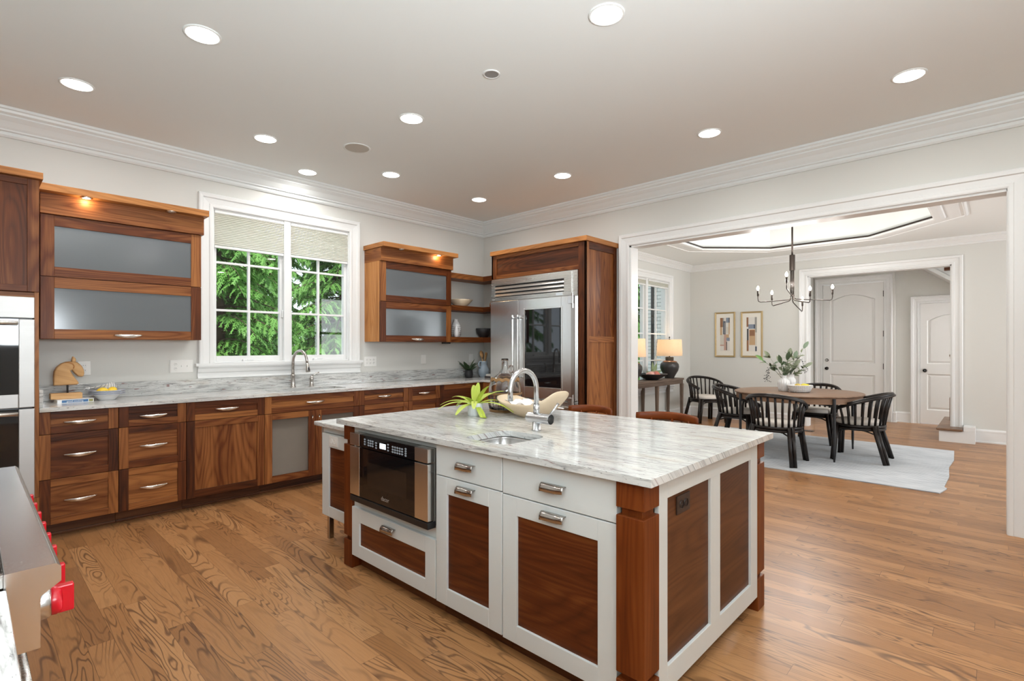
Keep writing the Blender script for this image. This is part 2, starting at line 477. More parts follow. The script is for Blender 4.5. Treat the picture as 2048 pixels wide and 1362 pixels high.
def wall_box(mb, axis, a0, a1, t0, t1, z0, z1, holes=()):
    cuts = sorted({a0, a1} | {h[i] for h in holes for i in (0, 1)})
    def bx(p, q, r, s):
        if axis == 'x': mb.box(p, t0, r, q, t1, s, 'x')
        else: mb.box(t0, p, r, t1, q, s, 'y')
    for p, q in zip(cuts, cuts[1:]):
        hs = [h for h in holes if h[0] <= p + 1e-6 and h[1] >= q - 1e-6]
        if not hs: bx(p, q, z0, z1)
        else:
            h = hs[0]
            if h[2] > z0 + 1e-6: bx(p, q, z0, h[2])
            if h[3] < z1 - 1e-6: bx(p, q, h[3], z1)

KW = (-3.56, -2.145, 1.205, 2.685)       # kitchen window opening
DW = (2.16, 3.80, 0.66, 2.56)            # dining window opening
OP = (-5.50, -2.405, 0.0, 2.51)          # opening kitchen -> dining
FO = (-4.965, -3.085, 0.0, 2.565)        # opening dining -> foyer
mb = MB(); mb.box(WX - .2, SY - .2, -.12, .15, 0.15, 0, 'y'); mb.box(.15, SY - .2, -.12, 6.9, DN + .15, 0, 'y'); struct('floor', mb, M['floor'], 'brown oak strip floor running through kitchen and dining room', 'floor')
mb = MB(); wall_box(mb, 'x', WX - .15, .15, 0, .15, 0, ZC, [KW]); struct('wall_north', mb, M['wall'], 'cream kitchen wall around the window over the sink', 'wall')
mb = MB(); wall_box(mb, 'y', SY, 0, 0, .15, 0, ZC, [OP]); struct('wall_east', mb, M['wall'], 'cream wall with the wide cased opening to the dining room', 'wall')
WW = []
mb = MB(); wall_box(mb, 'y', SY - .15, 0, WX - .15, WX, 0, ZC, WW); struct('wall_west', mb, M['wall'], 'cream kitchen wall behind the range', 'wall')
SW = [(1.1, 4.1, .75, 2.75)]
mb = MB(); wall_box(mb, 'x', WX - .15, EX + 1.9, SY - .15, SY, 0, ZC, SW); struct('wall_south', mb, M['wall'], 'cream wall behind the camera', 'wall')
mb = MB(); wall_box(mb, 'x', .15, EX + .15, DN, DN + .15, 0, ZC + .3, [DW]); struct('wall_dining_north', mb, M['wall'], 'cream dining room wall with the window above the console', 'wall')
mb = MB(); wall_box(mb, 'y', SY, DN, EX, EX + .15, 0, ZC + .3, [FO]); struct('wall_dining_east', mb, M['wall'], 'cream dining room wall with two framed pictures', 'wall')
mb = MB(); mb.box(WX - .15, SY - .15, ZC, .15, .15, ZC + .12, 'x'); struct('ceiling', mb, M['ceiling'], 'warm white kitchen ceiling with recessed lights', 'ceiling')

# dining ceiling with chamfered tray recess
TX0, TX1, TY0, TY1, CH = .95, 3.73, -4.93, -1.98, .80
oct_ = [(TX0 + CH, TY0), (TX1 - CH, TY0), (TX1, TY0 + CH), (TX1, TY1 - CH), (TX1 - CH, TY1), (TX0 + CH, TY1), (TX0, TY1 - CH), (TX0, TY0 + CH)]
def octo(o):
    q = o * math.tan(pi / 8); c = CH
    x0, x1, y0, y1 = TX0 - o, TX1 + o, TY0 - o, TY1 + o
    k = c + o * (2 - sqrt(2)) * 1.0
    return [(x0 + k, y0), (x1 - k, y0), (x1, y0 + k), (x1, y1 - k), (x1 - k, y1), (x0 + k, y1), (x0, y1 - k), (x0, y0 + k)]
mb = MB()
o_ = [(p[0], p[1], ZD) for p in oct_]
R = [(.15, SY, ZD), (EX, SY, ZD), (EX, DN, ZD), (.15, DN, ZD)]
vs = o_ + R
mb.add(vs, [(8, 9, 1, 0), (9, 2, 1), (9, 10, 3, 2), (10, 4, 3), (10, 11, 5, 4), (11, 6, 5), (11, 8, 7, 6), (8, 0, 7)])
top = [(p[0], p[1], 3.36) for p in oct_]
mb.add(o_ + top, [(i, (i + 1) % 8, 8 + (i + 1) % 8, 8 + i) for i in range(8)])
mb.add(top, [tuple(range(8))])
struct('ceiling', mb, M['ceiling'], 'warm white dining room ceiling with a tray recess', 'ceiling', fix=False)
mb = MB(); mb.box(.15, SY, 3.38, EX, DN, 3.46); struct('ceiling', mb, M['ceiling'], 'upper ceiling slab over the dining room', 'ceiling')
mb = MB()
def octf(p, q):
    pts = [(x, y, ZD + q) for x, y in octo(p)]; return pts + [pts[0]]
mb.sweep([(.27, 0), (.27, -.012), (.255, -.022), (.24, -.022), (.235, -.012), (.21, -.012), (.20, -.018), (.07, -.018), (.06, -.034), (.03, -.045), (-.03, -.045), (-.045, -.038), (-.045, -.012), (-.02, 0)], octf)
struct('trim_1', mb, M['trim'], 'white moulding round the dining room tray ceiling', 'trim', fix=False)
mb = MB(); mb.sweep([(-.046, -.016), (-.054, -.016), (-.054, .006), (-.046, .006)], octf, close=False)  # dark strip stands in for the shaded gap above the moulding lip
struct('shadow_gap_strip', mb, M['bronze'], 'thin dark strip put in for the shadow gap along the lip of the tray ceiling', 'trim', fix=False)

# crown mouldings
CP = [(.158, 0), (.158, .018), (.146, .024), (.140, .040), (.118, .052), (.118, .062), (.085, .090), (.058, .125), (.046, .138), (.046, .150), (.028, .154), (.028, .176), (.016, .190), (0, .190)]
mb = MB()
mb.sweep(CP, lambda p, q: [(WX + p, SY + p, ZC - q), (WX + p, -p, ZC - q), (-p, -p, ZC - q), (-p, SY + p, ZC - q)])
struct('trim_3', mb, M['crown'], 'white crown moulding round the kitchen ceiling', 'trim', fix=False)
mb = MB(); k = .115 / .158; kz = .115 / .19
mb.sweep([(p * k, q * kz) for p, q in CP], lambda p, q: [(.15 + p, SY + p, ZD - q), (.15 + p, DN - p, ZD - q), (EX - p, DN - p, ZD - q), (EX - p, SY + p, ZD - q)])
struct('trim_4', mb, M['trim'], 'white crown moulding round the dining room ceiling', 'trim', fix=False)

# casings
CS = [(0, 0), (0, .016), (.010, .020), (.030, .020), (.036, .014), (.085, .022), (.092, .034), (.118, .038), (.128, .030), (.128, 0)]
def casing(mb, wall, sgn, a0, a1, z0, z1, prof=CS, four=False):
    # wall: ('x', yplane) or ('y', xplane); sgn: direction the casing stands proud
    ax, pl = wall
    def P(a, z, d): return (a, pl + sgn * d, z) if ax == 'x' else (pl + sgn * d, a, z)
    mb.sweep(prof, lambda w, d: [P(a0 - w, z0, d), P(a0 - w, z1 + w, d), P(a1 + w, z1 + w, d), P(a1 + w, z0, d)])
mb = MB(); casing(mb, ('y', 0), -1, OP[0], OP[1], 0, OP[3])
casing(mb, ('y', .15), 1, OP[0], OP[1], 0, OP[3])
mb.box(0, OP[1] - .02, 0, .15, OP[1], OP[3], 'z'); mb.box(0, OP[0], 0, .15, OP[0] + .004, OP[3], 'z'); mb.box(0, OP[0], OP[3] - .02, .15, OP[1], OP[3], 'y')
struct('trim_5', mb, M['trim'], 'white moulded casing of the wide opening to the dining room', 'trim', fix=False)
mb = MB(); casing(mb, ('y', EX), -1, FO[0], FO[1], 0, FO[3])
mb.box(EX, FO[1] - .015, 0, EX + .15, FO[1], FO[3]); mb.box(EX, FO[0], 0, EX + .15, FO[0] + .015, FO[3]); mb.box(EX, FO[0], FO[3] - .015, EX + .15, FO[1], FO[3])
struct('trim_6', mb, M['trim'], 'white moulded casing of the opening to the foyer', 'trim', fix=False)

# baseboards
BP = [(0, .19), (.010, .19), (.014, .178), (.020, .170), (.020, .150), (.018, .145), (.018, .02), (.030, .018), (.030, 0)]
mb = MB()
mb.sweep(BP, lambda p, q: [(.15, DN - p, q), (EX - p, DN - p, q), (EX - p, FO[1] + .13, q)])
mb.sweep(BP, lambda p, q: [(EX - p, FO[0] - .262, q), (EX - p, SY, q)])
struct('baseboard_dining', mb, M['trim'], 'white baseboard round the dining room', 'baseboard', fix=False)
mb = MB(); mb.sweep(BP, lambda p, q: [(-p, OP[0] - .13, q), (-p, SY + p, q), (WX + p, SY + p, q), (WX + p, -4.9, q)])
struct('baseboard_kitchen', mb, M['trim'], 'white baseboard along the kitchen walls', 'baseboard', fix=False)

# ---- windows
def window(name, opn, ypl, dep, label, rows, frost=False):
    x0, x1, z0, z1 = opn
    t = thing(name, label, 'window', ((x0 + x1) / 2, ypl, z0)); t['kind'] = 'structure'
    cx = (x0 + x1) / 2
    def ob(n, mb, m, p=t, **k): return obj(n, mb, m, p, (-cx, -ypl, -z0), **k)
    mb = MB(); casing(mb, ('x', ypl), -1, x0, x1, z0, z1)
    ob('casing', mb, M['trim'], fix=False)
    mb = MB()
    mb.box(x0 - .155, ypl - .055, z0 - .025, x1 + .155, ypl + .02, z0, 'x')
    mb.sweep([(.050, -.025), (.050, -.036), (.036, -.052), (.032, -.080), (.018, -.092), (.018, -.125), (.026, -.130), (.026, -.142), (0, -.142)],
             lambda p, q: [(x0 - .135, ypl, z0 + q), (x0 - .135, ypl - p, z0 + q), (x1 + .135, ypl - p, z0 + q), (x1 + .135, ypl, z0 + q)])
    ob('sill', mb, M['trim'], fix=False)
    mb = MB()
    mb.box(x0, ypl, z0, x0 + .012, ypl + .15, z1); mb.box(x1 - .012, ypl, z0, x1, ypl + .15, z1)
    mb.box(x0, ypl, z1 - .012, x1, ypl + .15, z1, 'x'); mb.box(x0, ypl, z0, x1, ypl + .15, z0 + .012, 'x')
    mb.box(cx - .035, ypl - .004, z0, cx + .035, ypl + .12, z1)
    ob('frame', mb, M['trim'], bevel=.003)
    for s in (0, 1):
        a0, a1 = (x0 + .012, cx - .035) if s == 0 else (cx + .035, x1 - .012)
        mb = MB(); b = .030 if s == 0 else .030
        ys, ye = ypl + .04, ypl + .085; zb = z0 + .012; zt = z1 - .012
        mb.box(a0, ys, zb, a0 + b, ye, zt); mb.box(a1 - b, ys, zb, a1, ye, zt)
        mb.box(a0 + b, ys, zb, a1 - b, ye, zb + .055, 'x'); mb.box(a0 + b, ys, zt - .04, a1 - b, ye, zt, 'x')
        ax = (a0 + a1) / 2
        mb.box(ax - .011, ys + .004, zb + .05, ax + .011, ye - .008, zt - .035)
        for zz in rows: mb.box(a0 + b, ys + .006, zz - .011, a1 - b, ye - .010, zz + .011, 'x')
        sa = ob('sash', mb, M['trim'], bevel=.003)
        g = MB(); g.box(a0 + b - .004, ypl + .060, zb + .05, a1 - b + .004, ypl + .064, zt - .035)
        ob('pane', g, M['pane'], sa)
        o = bpy.data.objects[-1] if False else None
        h = MB(); hx = ax - .02
        h.box(hx - .05, ypl + .005, zb, hx + .05, ypl + .042, zb + .020, 'x'); h.box(hx - .012, ypl - .002, zb + .012, hx + .05, ypl + .012, zb + .022, 'x')
        ob('crank', h, M['trim'], sa, bevel=.004)
        l = MB(); lx = a1 - .008 if s == 0 else a0 + .008
        l.box(lx - .006, ypl + .012, zb + .45, lx + .006, ypl + .042, zb + .53)
        ob('latch', l, M['trim'], sa, bevel=.003)
    for c in t.children:
        for g in c.children: g.location = (0, 0, 0)
    return t
window('window_1', KW, 0.0, .15, 'white double casement window over the kitchen sink', (1.717, 2.18))
window('window_2', DW, DN, .15, 'tall white casement window behind the console table', (1.115, 1.593, 2.03))
mb = MB()
for a in (1.85, 2.6, 3.35): mb.box(a - .03, SY - .1, .75, a + .03, SY - .04, 2.75)
mb.box(1.1, SY - .1, 1.72, 4.1, SY - .04, 1.78, 'x')  # unseen window, added to let daylight into the dining room
struct('fill_window', mb, M['trim'], 'wide unseen window added in the wall behind the camera to light the dining room', 'window')

# cellular shades
def shade(name, x0, x1, ytop, z0, z1, label, y, n=None):
    t = thing(name, label, 'window shade', ((x0 + x1) / 2, y, z0), 0, 'cellular shades')
    w = (x1 - x0) / 2; h = z1 - z0
    m = MB(); n = n or max(2, int(h / .019)); p = []
    for i in range(n):
        a = .026 + (h - .052) * i / n; b = .026 + (h - .052) * (i + .5) / n
        p += [(-.012, a), (-.022, b)]
    p.append((-.012, h - .026))
    m.sweep([(q, z) for q, z in p], lambda q, z: [(-w, q, z), (w, q, z)])
    obj('pleated_fabric', m, M['shade'], t, fix=False)
    m = MB(); m.box(-w, -.022, h - .026, w, .022, h, 'x'); obj('head_rail', m, M['trim'], t, bevel=.003)
    m = MB(); m.box(-w, -.016, 0, w, .016, .024, 'x'); obj('bottom_rail', m, M['trim'], t, bevel=.003)
    return t
shade('window_shade', -3.545, -2.890, 0, 2.312, 2.670, 'cream cellular shade in the left half of the sink window', .018)
shade('window_shade', -2.815, -2.160, 0, 2.312, 2.670, 'cream cellular shade in the right half of the sink window', .018)
shade('window_shade', 2.18, 2.94, 0, 2.43, 2.545, 'raised beige shade in the left half of the dining window', DN + .018, 5)
shade('window_shade', 3.03, 3.785, 0, 2.43, 2.545, 'raised beige shade in the right half of the dining window', DN + .018, 5)

# ---- foyer
mb = MB(); wall_box(mb, 'y', -4.11, -2.7, 6.30, 6.42, 0, 3.4, [(-3.95, -2.975, 0, 2.555)]); struct('wall_foyer_east', mb, M['wall'], 'cream foyer wall around the tall door', 'wall')
mb = MB(); wall_box(mb, 'y', SY, -4.11, 6.42, 6.55, 0, 3.4, [(-5.28, -4.455, 0, 2.125)]); struct('wall_foyer_south', mb, M['wall'], 'cream foyer wall around the lower door', 'wall')
mb = MB(); mb.box(EX + .15, -2.82, 0, 6.3, -2.70, 3.4, 'x'); struct('wall_foyer_north', mb, M['wall'], 'cream side wall of the foyer', 'wall')
mb = MB(); mb.box(EX + .15, SY, 3.1, 6.9, -2.7, 3.2); struct('ceiling', mb, M['ceiling'], 'foyer ceiling beyond the dining room', 'ceiling')
def door(name, x, y0, y1, z1, label, hinges=True, knob_left=True):
    w = y1 - y0
    t = thing(name, label, 'door', (x, y1, 0), radians(-90)); t['kind'] = 'structure'
    # local: x across (left to right seen from the room), y into the wall
    m = MB(); T = .04
    sx = .115 * w / .97 if w < .9 else .125
    zm0, zm1 = (.83, 1.05) if z1 > 2.3 else (.88, 1.06)
    zb = .25; a0, a1 = sx, w - sx; zc = z1 - .30; rise = .10
    m.box(0, .028, .008, w, T + .02, z1)
    m.box(0, 0, .008, a0, .028, z1); m.box(a1, 0, .008, w, .028, z1)
    m.box(a0, 0, .008, a1, .028, zb, 'x'); m.box(a0, 0, zm0, a1, .028, zm1, 'x')
    arch = [(a0 + (a1 - a0) * i / 16, zc + rise * sin(pi * i / 16)) for i in range(17)]
    m.poly([(a0, z1), (a1, z1)] + arch[::-1], 0, .028)
    # raised panels
    def panel(pts):
        c = (sum(p[0] for p in pts) / len(pts), sum(p[1] for p in pts) / len(pts))
        def sc(d): 
            hx = max(abs(p[0] - c[0]) for p in pts); hz = max(abs(p[1] - c[1]) for p in pts)
            return [(c[0] + (p[0] - c[0]) * (1 - d / hx), c[1] + (p[1] - c[1]) * (1 - d / hz)) for p in pts]
        m.loft([[(p[0], y, p[1]) for p in sc(d)] for d, y in ((0, .006), (.014, .022), (.022, .022), (.050, .008))], cap=False, smooth=False)
        m.add([(p[0], .008, p[1]) for p in sc(.050)], [tuple(range(len(pts)))])
    panel([(a0, zb), (a1, zb), (a1, zm0), (a0, zm0)])
    panel([(a0, zm1), (a1, zm1)] + arch[::-1])
    obj('door_leaf', m, M['door_white'], t, fix=True)
    m = MB(); f = [(q, d) for q, d in CS]
    m.sweep(f, lambda q, d: [(-.006 - q, -d, 0), (-.006 - q, -d, z1 + .006 + q), (w + .006 + q, -d, z1 + .006 + q), (w + .006 + q, -d, 0)])
    obj('casing', m, M['trim'], t, fix=False)
    m = MB(); kx = .065
    m.lathe([(0, -.062), (.022, -.060), (.028, -.048), (.024, -.036), (.010, -.030), (.010, -.008), (.030, -.006), (.032, 0)], (kx, 0, .94), 20, 'y')
    obj('knob', m, M['bronze'], t)
    if hinges:
        m = MB(); m.lathe([(0, -.022), (.022, -.020), (.028, -.010), (.030, 0)], (kx, 0, 1.10), 20, 'y'); obj('deadbolt', m, M['bronze'], t)
        for hz in (.22, .95, 1.55, 2.28):
            m = MB(); m.box(w - .006, -.010, hz, w + .010, .004, hz + .10); m.cyl((w + .002, -.010, 0), .007, hz - .004, hz + .104, 10); obj('hinge', m, M['hinge'], t)
    return t
door('door_1', 6.30, -3.945, -2.98, 2.545, 'tall white two-panel door with arched upper panel and dark deadbolt')
door('door_2', 6.42, -5.27, -4.46, 2.12, 'lower white two-panel door beside the stair newel post', hinges=False)
mb = MB(); mb.sweep(BP, lambda p, q: [(6.30 - p, -4.085, q), (6.30 - p, -4.11 - p, q), (6.42 - p, -4.11 - p, q), (6.42 - p, -4.325, q)]); struct('baseboard_foyer', mb, M['trim'], 'white baseboard between the two foyer doors', 'baseboard', fix=False)

# stair start: block with a wooden tread, newel post, sloping soffit
t = thing('stair_step', 'white stair step with oak tread at the foyer opening', 'step', (4.44, -5.23, 0))
m = MB(); m.box(.0, 0, 0, .26, .39, .165, 'y'); m.box(.26, .27, 0, .43, .39, .165); m.box(.43, .0, 0, 1.6, .39, .165, 'y'); m.box(.0, 0, .165, .25, .125, .235, 'y'); obj('riser', m, M['trim'], t, bevel=.003)
m = MB(); m.box(-.03, .13, .165, .275, .42, .195, 'y'); m.box(.275, .27, .165, .435, .42, .195, 'y'); m.box(.435, .0, .165, 1.6, .42, .195, 'y'); obj('tread', m, M['table'], t, bevel=.010)
t = thing('newel_post', 'turned brown wooden newel post at the foyer opening', 'newel post', (5.52, -4.955, .195))
m = MB(); m.box(-.05, -.05, 0, .05, .05, .36); m.box(-.045, -.045, .98, .045, .045, 1.0)
m.lathe([(.046, .36), (.046, .375), (.036, .385), (.046, .40), (.046, .41), (.030, .43), (.030, .44), (.042, .47), (.046, .56), (.042, .70), (.030, .80), (.030, .81), (.040, .825), (.040, .835), (.030, .85), (.030, .86), (.043, .88), (.043, .98)], n=20)
obj('shaft', m, M['table'], t)
m = MB(); m.lathe([(.03, 1.0), (.055, 1.01), (.055, 1.03), (.050, 1.045), (.030, 1.055), (0, 1.058)], n=20); obj('cap', m, M['table'], t)
mb = MB(); mb.poly([(-3.99, 3.1), (-4.60, 2.64), (-5.25, 2.15), (-5.25, 3.1)], 5.2, 6.40, 'x')
mb.poly([(-3.99, 3.08), (-4.60, 2.62), (-5.25, 2.13), (-5.25, 2.20), (-4.57, 2.71), (-3.99, 3.15)], 5.17, 5.2, 'x')
struct('trim_7', mb, M['trim'], 'white sloping underside of the staircase in the foyer', 'stair')
mb = MB(); mb.box(5.09, -5.0, 2.53, 5.2, -4.86, 2.575, 'y'); mb.box(5.12, -4.96, 2.575, 5.2, -4.93, 2.60)
tag(obj('wooden_bracket', mb, M['walnut_dark'], bevel=.003), 'small dark brown wooden block fixed to the white staircase underside', 'bracket')
# ---------------------------------------------------------------- cabinetry
ZT = .936           # wall counter top
def frame_panel(mb, x0, x1, z0, z1, st=.060, rt=.055, rb=.055, th=.021, rec=.012, pg='x', y=0.0, stl=None, mp=0):
    # five-piece shaker front, proud of y by th
    sl = stl or st
    mb.box(x0, y - th, z0, x0 + sl, y, z1, 'z'); mb.box(x1 - st, y - th, z0, x1, y, z1, 'z')
    mb.box(x0 + sl, y - th, z0, x1 - st, y, z0 + rb, 'x'); mb.box(x0 + sl, y - th, z1 - rt, x1 - st, y, z1, 'x')
    if pg: mb.box(x0 + sl - .002, y - th + rec, z0 + rb - .002, x1 - st + .002, y - .002, z1 - rt + .002, pg, mi=mp)
def crescent(w=.19, h=.024, out=.026):
    m = MB(); rings = []
    for i in range(19):
        t = -1 + 2 * i / 18; q = 1 - t * t
        hh = .0025 + h / 2 * q; yo = -.003 - out * q
        c = -hh + .004 * q
        rings.append([(t * w / 2, yo + .0035 * cos(a) - .10 * hh * sin(a), c + hh * sin(a)) for a in [2 * pi * k / 10 for k in range(10)]])
    m.loft(rings)
    for s in (-1, 1): m.rod((s * w * .42, 0, -.003), (s * w * .42, -.010, -.005), .004, n=8)
    return m
HANDLE = crescent().mesh('handle', M['nickel']); HANDLE_S = crescent(.17, .022, .024).mesh('handle', M['nickel'])
def handle(par, x, z, y=-.021, me=None): return obj('handle', me or HANDLE, None, par, (x, y, z))
def toe(m, w, d0=.112): 
    m.box(0, d0 - .002, .016, w, d0 + .014, .108, 'x'); m.box(0, d0 - .014, 0, w, d0 + .010, .020, 'x')
def base_body(t, w, d=.575, z1=.905):
    m = MB(); m.box(.0, 0, .107, w, .018, z1, 'z'); m.box(0, 0, .107, .018, d, z1, 'z'); m.box(w - .018, 0, .107, w, d, z1); m.box(0, d - .01, .107, w, d, z1); m.box(0, 0, .107, w, d, .125, 'x')
    obj('body', m, M['walnut_dark'], t)
    m = MB(); toe(m, w); obj('toe_kick', m, M['walnut_dark'], t, bevel=.004)
def drawer(t, w, z0, z1, me=None, hz=None, mats=None, nm='drawer', rb=.05, rt=.05):
    m = MB(); frame_panel(m, .0018, w - .0018, z0 + .0018, z1 - .0018, rt=rt, rb=rb)
    d = obj(nm, m, mats or M['walnut'], t, bevel=.0015)
    handle(d, w / 2, hz if hz else (z0 + z1) / 2 + .006, me=me)
    return d
YB = -.579
def cab(name, x0, x1, label): return thing(name, label, 'cabinet', (x0, YB, 0), 0, 'walnut base cabinets under the window')
Z3 = (.107, .428, .746, .904)
for i, (x0, x1, lab) in enumerate(((-4.830, -4.383, 'three-drawer walnut base cabinet right of the double oven'), (-4.383, -3.935, 'three-drawer walnut base cabinet left of the tall walnut panel front'))):
    t = cab('base_cabinet', x0, x1, lab); w = x1 - x0; base_body(t, w)
    drawer(t, w, Z3[2], Z3[3], hz=.828); drawer(t, w, Z3[1], Z3[2], hz=.595); drawer(t, w, Z3[0], Z3[1], hz=.272)
t = cab('base_cabinet', -3.935, -3.315, 'walnut pull-out cabinet with one tall plain panel left of the sink'); w = .62; base_body(t, w)
drawer(t, w, .746, .904, hz=.836)
m = MB(); frame_panel(m, .002, w - .002, .109, .744, rb=.06, pg='z'); obj('door', m, M['walnut'], t, bevel=.0015)
t = cab('sink_cabinet', -3.315, -2.36, 'walnut sink cabinet with two woven metal mesh doors'); w = .955; base_body(t, w)
drawer(t, w, .746, .904, hz=.832)
M['mesh'] = None
def mesh_mat():
    m, nt, b = newmat('woven_metal_mesh')
    oc, x, y, z = objxyz(nt)
    k = 2 * pi / .0062
    a = mth(nt, 'MULTIPLY', mth(nt, 'SINE', mth(nt, 'MULTIPLY', x, k)), mth(nt, 'SINE', mth(nt, 'MULTIPLY', z, k)))
    f = mth(nt, 'GREATER_THAN', a, .18)
    L(nt, mix(nt, f, (.40, .36, .31), (.05, .04, .035)), b.inputs['Base Color'])
    b.inputs['Metallic'].default_value = .75; b.inputs['Roughness'].default_value = .36
    bp = nd(nt, 'ShaderNodeBump'); bp.inputs['Strength'].default_value = .9; bp.inputs['Distance'].default_value = .002
    L(nt, a, bp.inputs['Height']); L(nt, bp.outputs[0], b.inputs['Normal'])
    return m
M['mesh'] = mesh_mat()
for k, (a, b_) in enumerate(((.002, w / 2 - .0015), (w / 2 + .0015, w - .002))):
    m = MB(); frame_panel(m, a, b_, .109, .744, st=.066, rb=.062, rt=.056, pg=None); d = obj('door', m, M['walnut'], t, bevel=.0015)
    m = MB(); m.box(a + .06, -.010, .165, b_ - .06, -.004, .695); obj('mesh_panel', m, M['mesh'], d, label='woven silver metal mesh panel')
    m = MB(); kx = (b_ - .033) if k == 0 else (a + .033)
    m.lathe([(0, -.024), (.008, -.023), (.010, -.018), (.005, -.010), (.004, 0)], (kx, -.021, .690), 12, 'y'); m.tube([(kx, -.040, .688), (kx, -.036, .670), (kx, -.028, .652)], [.006, .005, .0035], 8)
    obj('knob', m, M['nickel'], d)
for x0, x1, lab in ((-2.36, -1.748, 'wide three-drawer walnut base cabinet right of the sink'), (-1.748, -1.29, 'narrower three-drawer walnut base cabinet below the single wall outlet')):
    t = cab('base_cabinet', x0, x1, lab); w = x1 - x0; base_body(t, w)
    drawer(t, w, Z3[2], Z3[3], hz=.832, me=HANDLE_S); drawer(t, w, Z3[1], Z3[2], hz=.60); drawer(t, w, Z3[0], Z3[1], hz=.272)
t = cab('corner_cabinet', -1.29, -.60, 'walnut corner base cabinet with one plain panel door'); w = .688; base_body(t, w)
m = MB(); frame_panel(m, .002, w - .002, .109, .902, st=.062, rt=.06, rb=.06); obj('door', m, M['walnut'], t, bevel=.0015)
t = thing('filler_cabinet', 'narrow walnut base filler between the corner and the refrigerator', 'cabinet', (YB + .0, -.603, 0), radians(-90))
m = MB(); m.box(0, -.021, .107, .195, 0, .904); m.box(0, 0, .107, .195, .56, .904); obj('body', m, M['walnut'], t, bevel=.0015)
m = MB(); toe(m, .195); obj('toe_kick', m, M['walnut_dark'], t)

# countertop with the sink cut-out, and splash
def slab(mb, x0, x1, y0, y1, z0, z1, hole=None, r=.06, g='x', n=8):
    def U(p): return (p[0] if g == 'x' else p[1], (p[1] if g == 'x' else p[0]) + p[2])
    def add(vs, fs): mb.add(vs, fs, [[U(vs[k]) for k in f] for f in fs])
    hx0, hx1, hy0, hy1 = hole
    loop = []; sq = []
    for cx, cy_, a0, ox, oy in ((hx1 - r, hy1 - r, 0, hx1, hy1), (hx0 + r, hy1 - r, 90, hx0, hy1), (hx0 + r, hy0 + r, 180, hx0, hy0), (hx1 - r, hy0 + r, 270, hx1, hy0)):
        for k in range(n + 1):
            a = radians(a0 + 90 * k / n); loop.append((cx + r * cos(a), cy_ + r * sin(a))); sq.append((ox, oy))
    N = len(loop)
    for z in (z0, z1):
        xs = (x0, hx0, hx1, x1); ys = (y0, hy0, hy1, y1)
        for i in range(3):
            for j in range(3):
                if i == j == 1: continue
                add([(xs[i], ys[j], z), (xs[i + 1], ys[j], z), (xs[i + 1], ys[j + 1], z), (xs[i], ys[j + 1], z)], [(0, 1, 2, 3)])
        for k in range(N):
            k2 = (k + 1) % N
            if sq[k] == sq[k2]: add([(*sq[k], z), (*loop[k], z), (*loop[k2], z)], [(0, 1, 2)])
            else: add([(*sq[k], z), (*sq[k2], z), (*loop[k2], z), (*loop[k], z)], [(0, 1, 2, 3)])
    for k in range(N):
        k2 = (k + 1) % N
        add([(*loop[k], z0), (*loop[k2], z0), (*loop[k2], z1), (*loop[k], z1)], [(0, 1, 2, 3)])
    xs = (x0, hx0, hx1, x1); ys = (y0, hy0, hy1, y1)
    for i in range(3):
        for y in (y0, y1): add([(xs[i], y, z0), (xs[i + 1], y, z0), (xs[i + 1], y, z1), (xs[i], y, z1)], [(0, 1, 2, 3)])
        for x in (x0, x1): add([(x, ys[i], z0), (x, ys[i + 1], z0), (x, ys[i + 1], z1), (x, ys[i], z1)], [(0, 1, 2, 3)])
t = thing('countertop', 'white and grey granite countertop running under the window to the refrigerator', 'countertop', (-2.9, -.3, ZT - .03))
m = MB(); SK = (-3.20, -2.44, -.515, -.165)
slab(m, -4.828, -.002, -.622, -.002, ZT - .030, ZT, SK, .05)
o = obj('slab', m, M['granite'], t, (2.9, .3, -(ZT - .03)), merge=True, bevel=.005, seg=3)
m = MB(); m.box(-.618, -.798, ZT - .030, -.002, -.622, ZT, 'x'); obj('side_slab', m, M['granite'], t, (2.9, .3, -(ZT - .03)), bevel=.004)
m = MB(); m.box(-4.828, -.022, ZT, -.002, -.002, ZT + .125, 'x'); m.box(-4.828, -.60, ZT, -4.806, -.022, ZT + .125, 'y'); m.box(-.022, -.798, ZT, -.002, -.022, ZT + .125, 'y')
obj('backsplash', m, M['granite_splash'], t, (2.9, .3, -(ZT - .03)), bevel=.003)
def basin(name, label, hole, ztop, depth, mat):
    hx0, hx1, hy0, hy1 = hole; cx, cy_ = (hx0 + hx1) / 2, (hy0 + hy1) / 2
    t = thing(name, label, 'sink', (cx, cy_, ztop - depth))
    m = MB(); a, b_ = (hx1 - hx0) / 2 + .004, (hy1 - hy0) / 2 + .004
    def rr(a, b_, r, z):
        p = []
        for sx, sy, a0 in ((1, 1, 0), (-1, 1, 90), (-1, -1, 180), (1, -1, 270)):
            for k in range(7):
                an = radians(a0 + 15 * k); p.append((sx * (a - r) + r * cos(an), sy * (b_ - r) + r * sin(an), z))
        return p
    m.loft([rr(a + .02, b_ + .02, .06, depth), rr(a, b_, .055, depth), rr(a, b_, .055, depth - .01), rr(a - .012, b_ - .012, .06, .03), rr(a - .05, b_ - .05, .05, .004), rr(.05, .05, .045, 0)], cap=False)
    m.add(rr(.05, .05, .045, 0), [tuple(range(28))])
    obj('bowl', m, mat, t, fix=False)
    m = MB(); m.lathe([(0, .002), (.035, .002), (.042, .004), (.045, .001)], n=20); obj('drain', m, M['chrome'], t)
    return t
basin('sink', 'undermount steel sink in the counter below the window', SK, ZT - .031, .21, M['steel_x'])

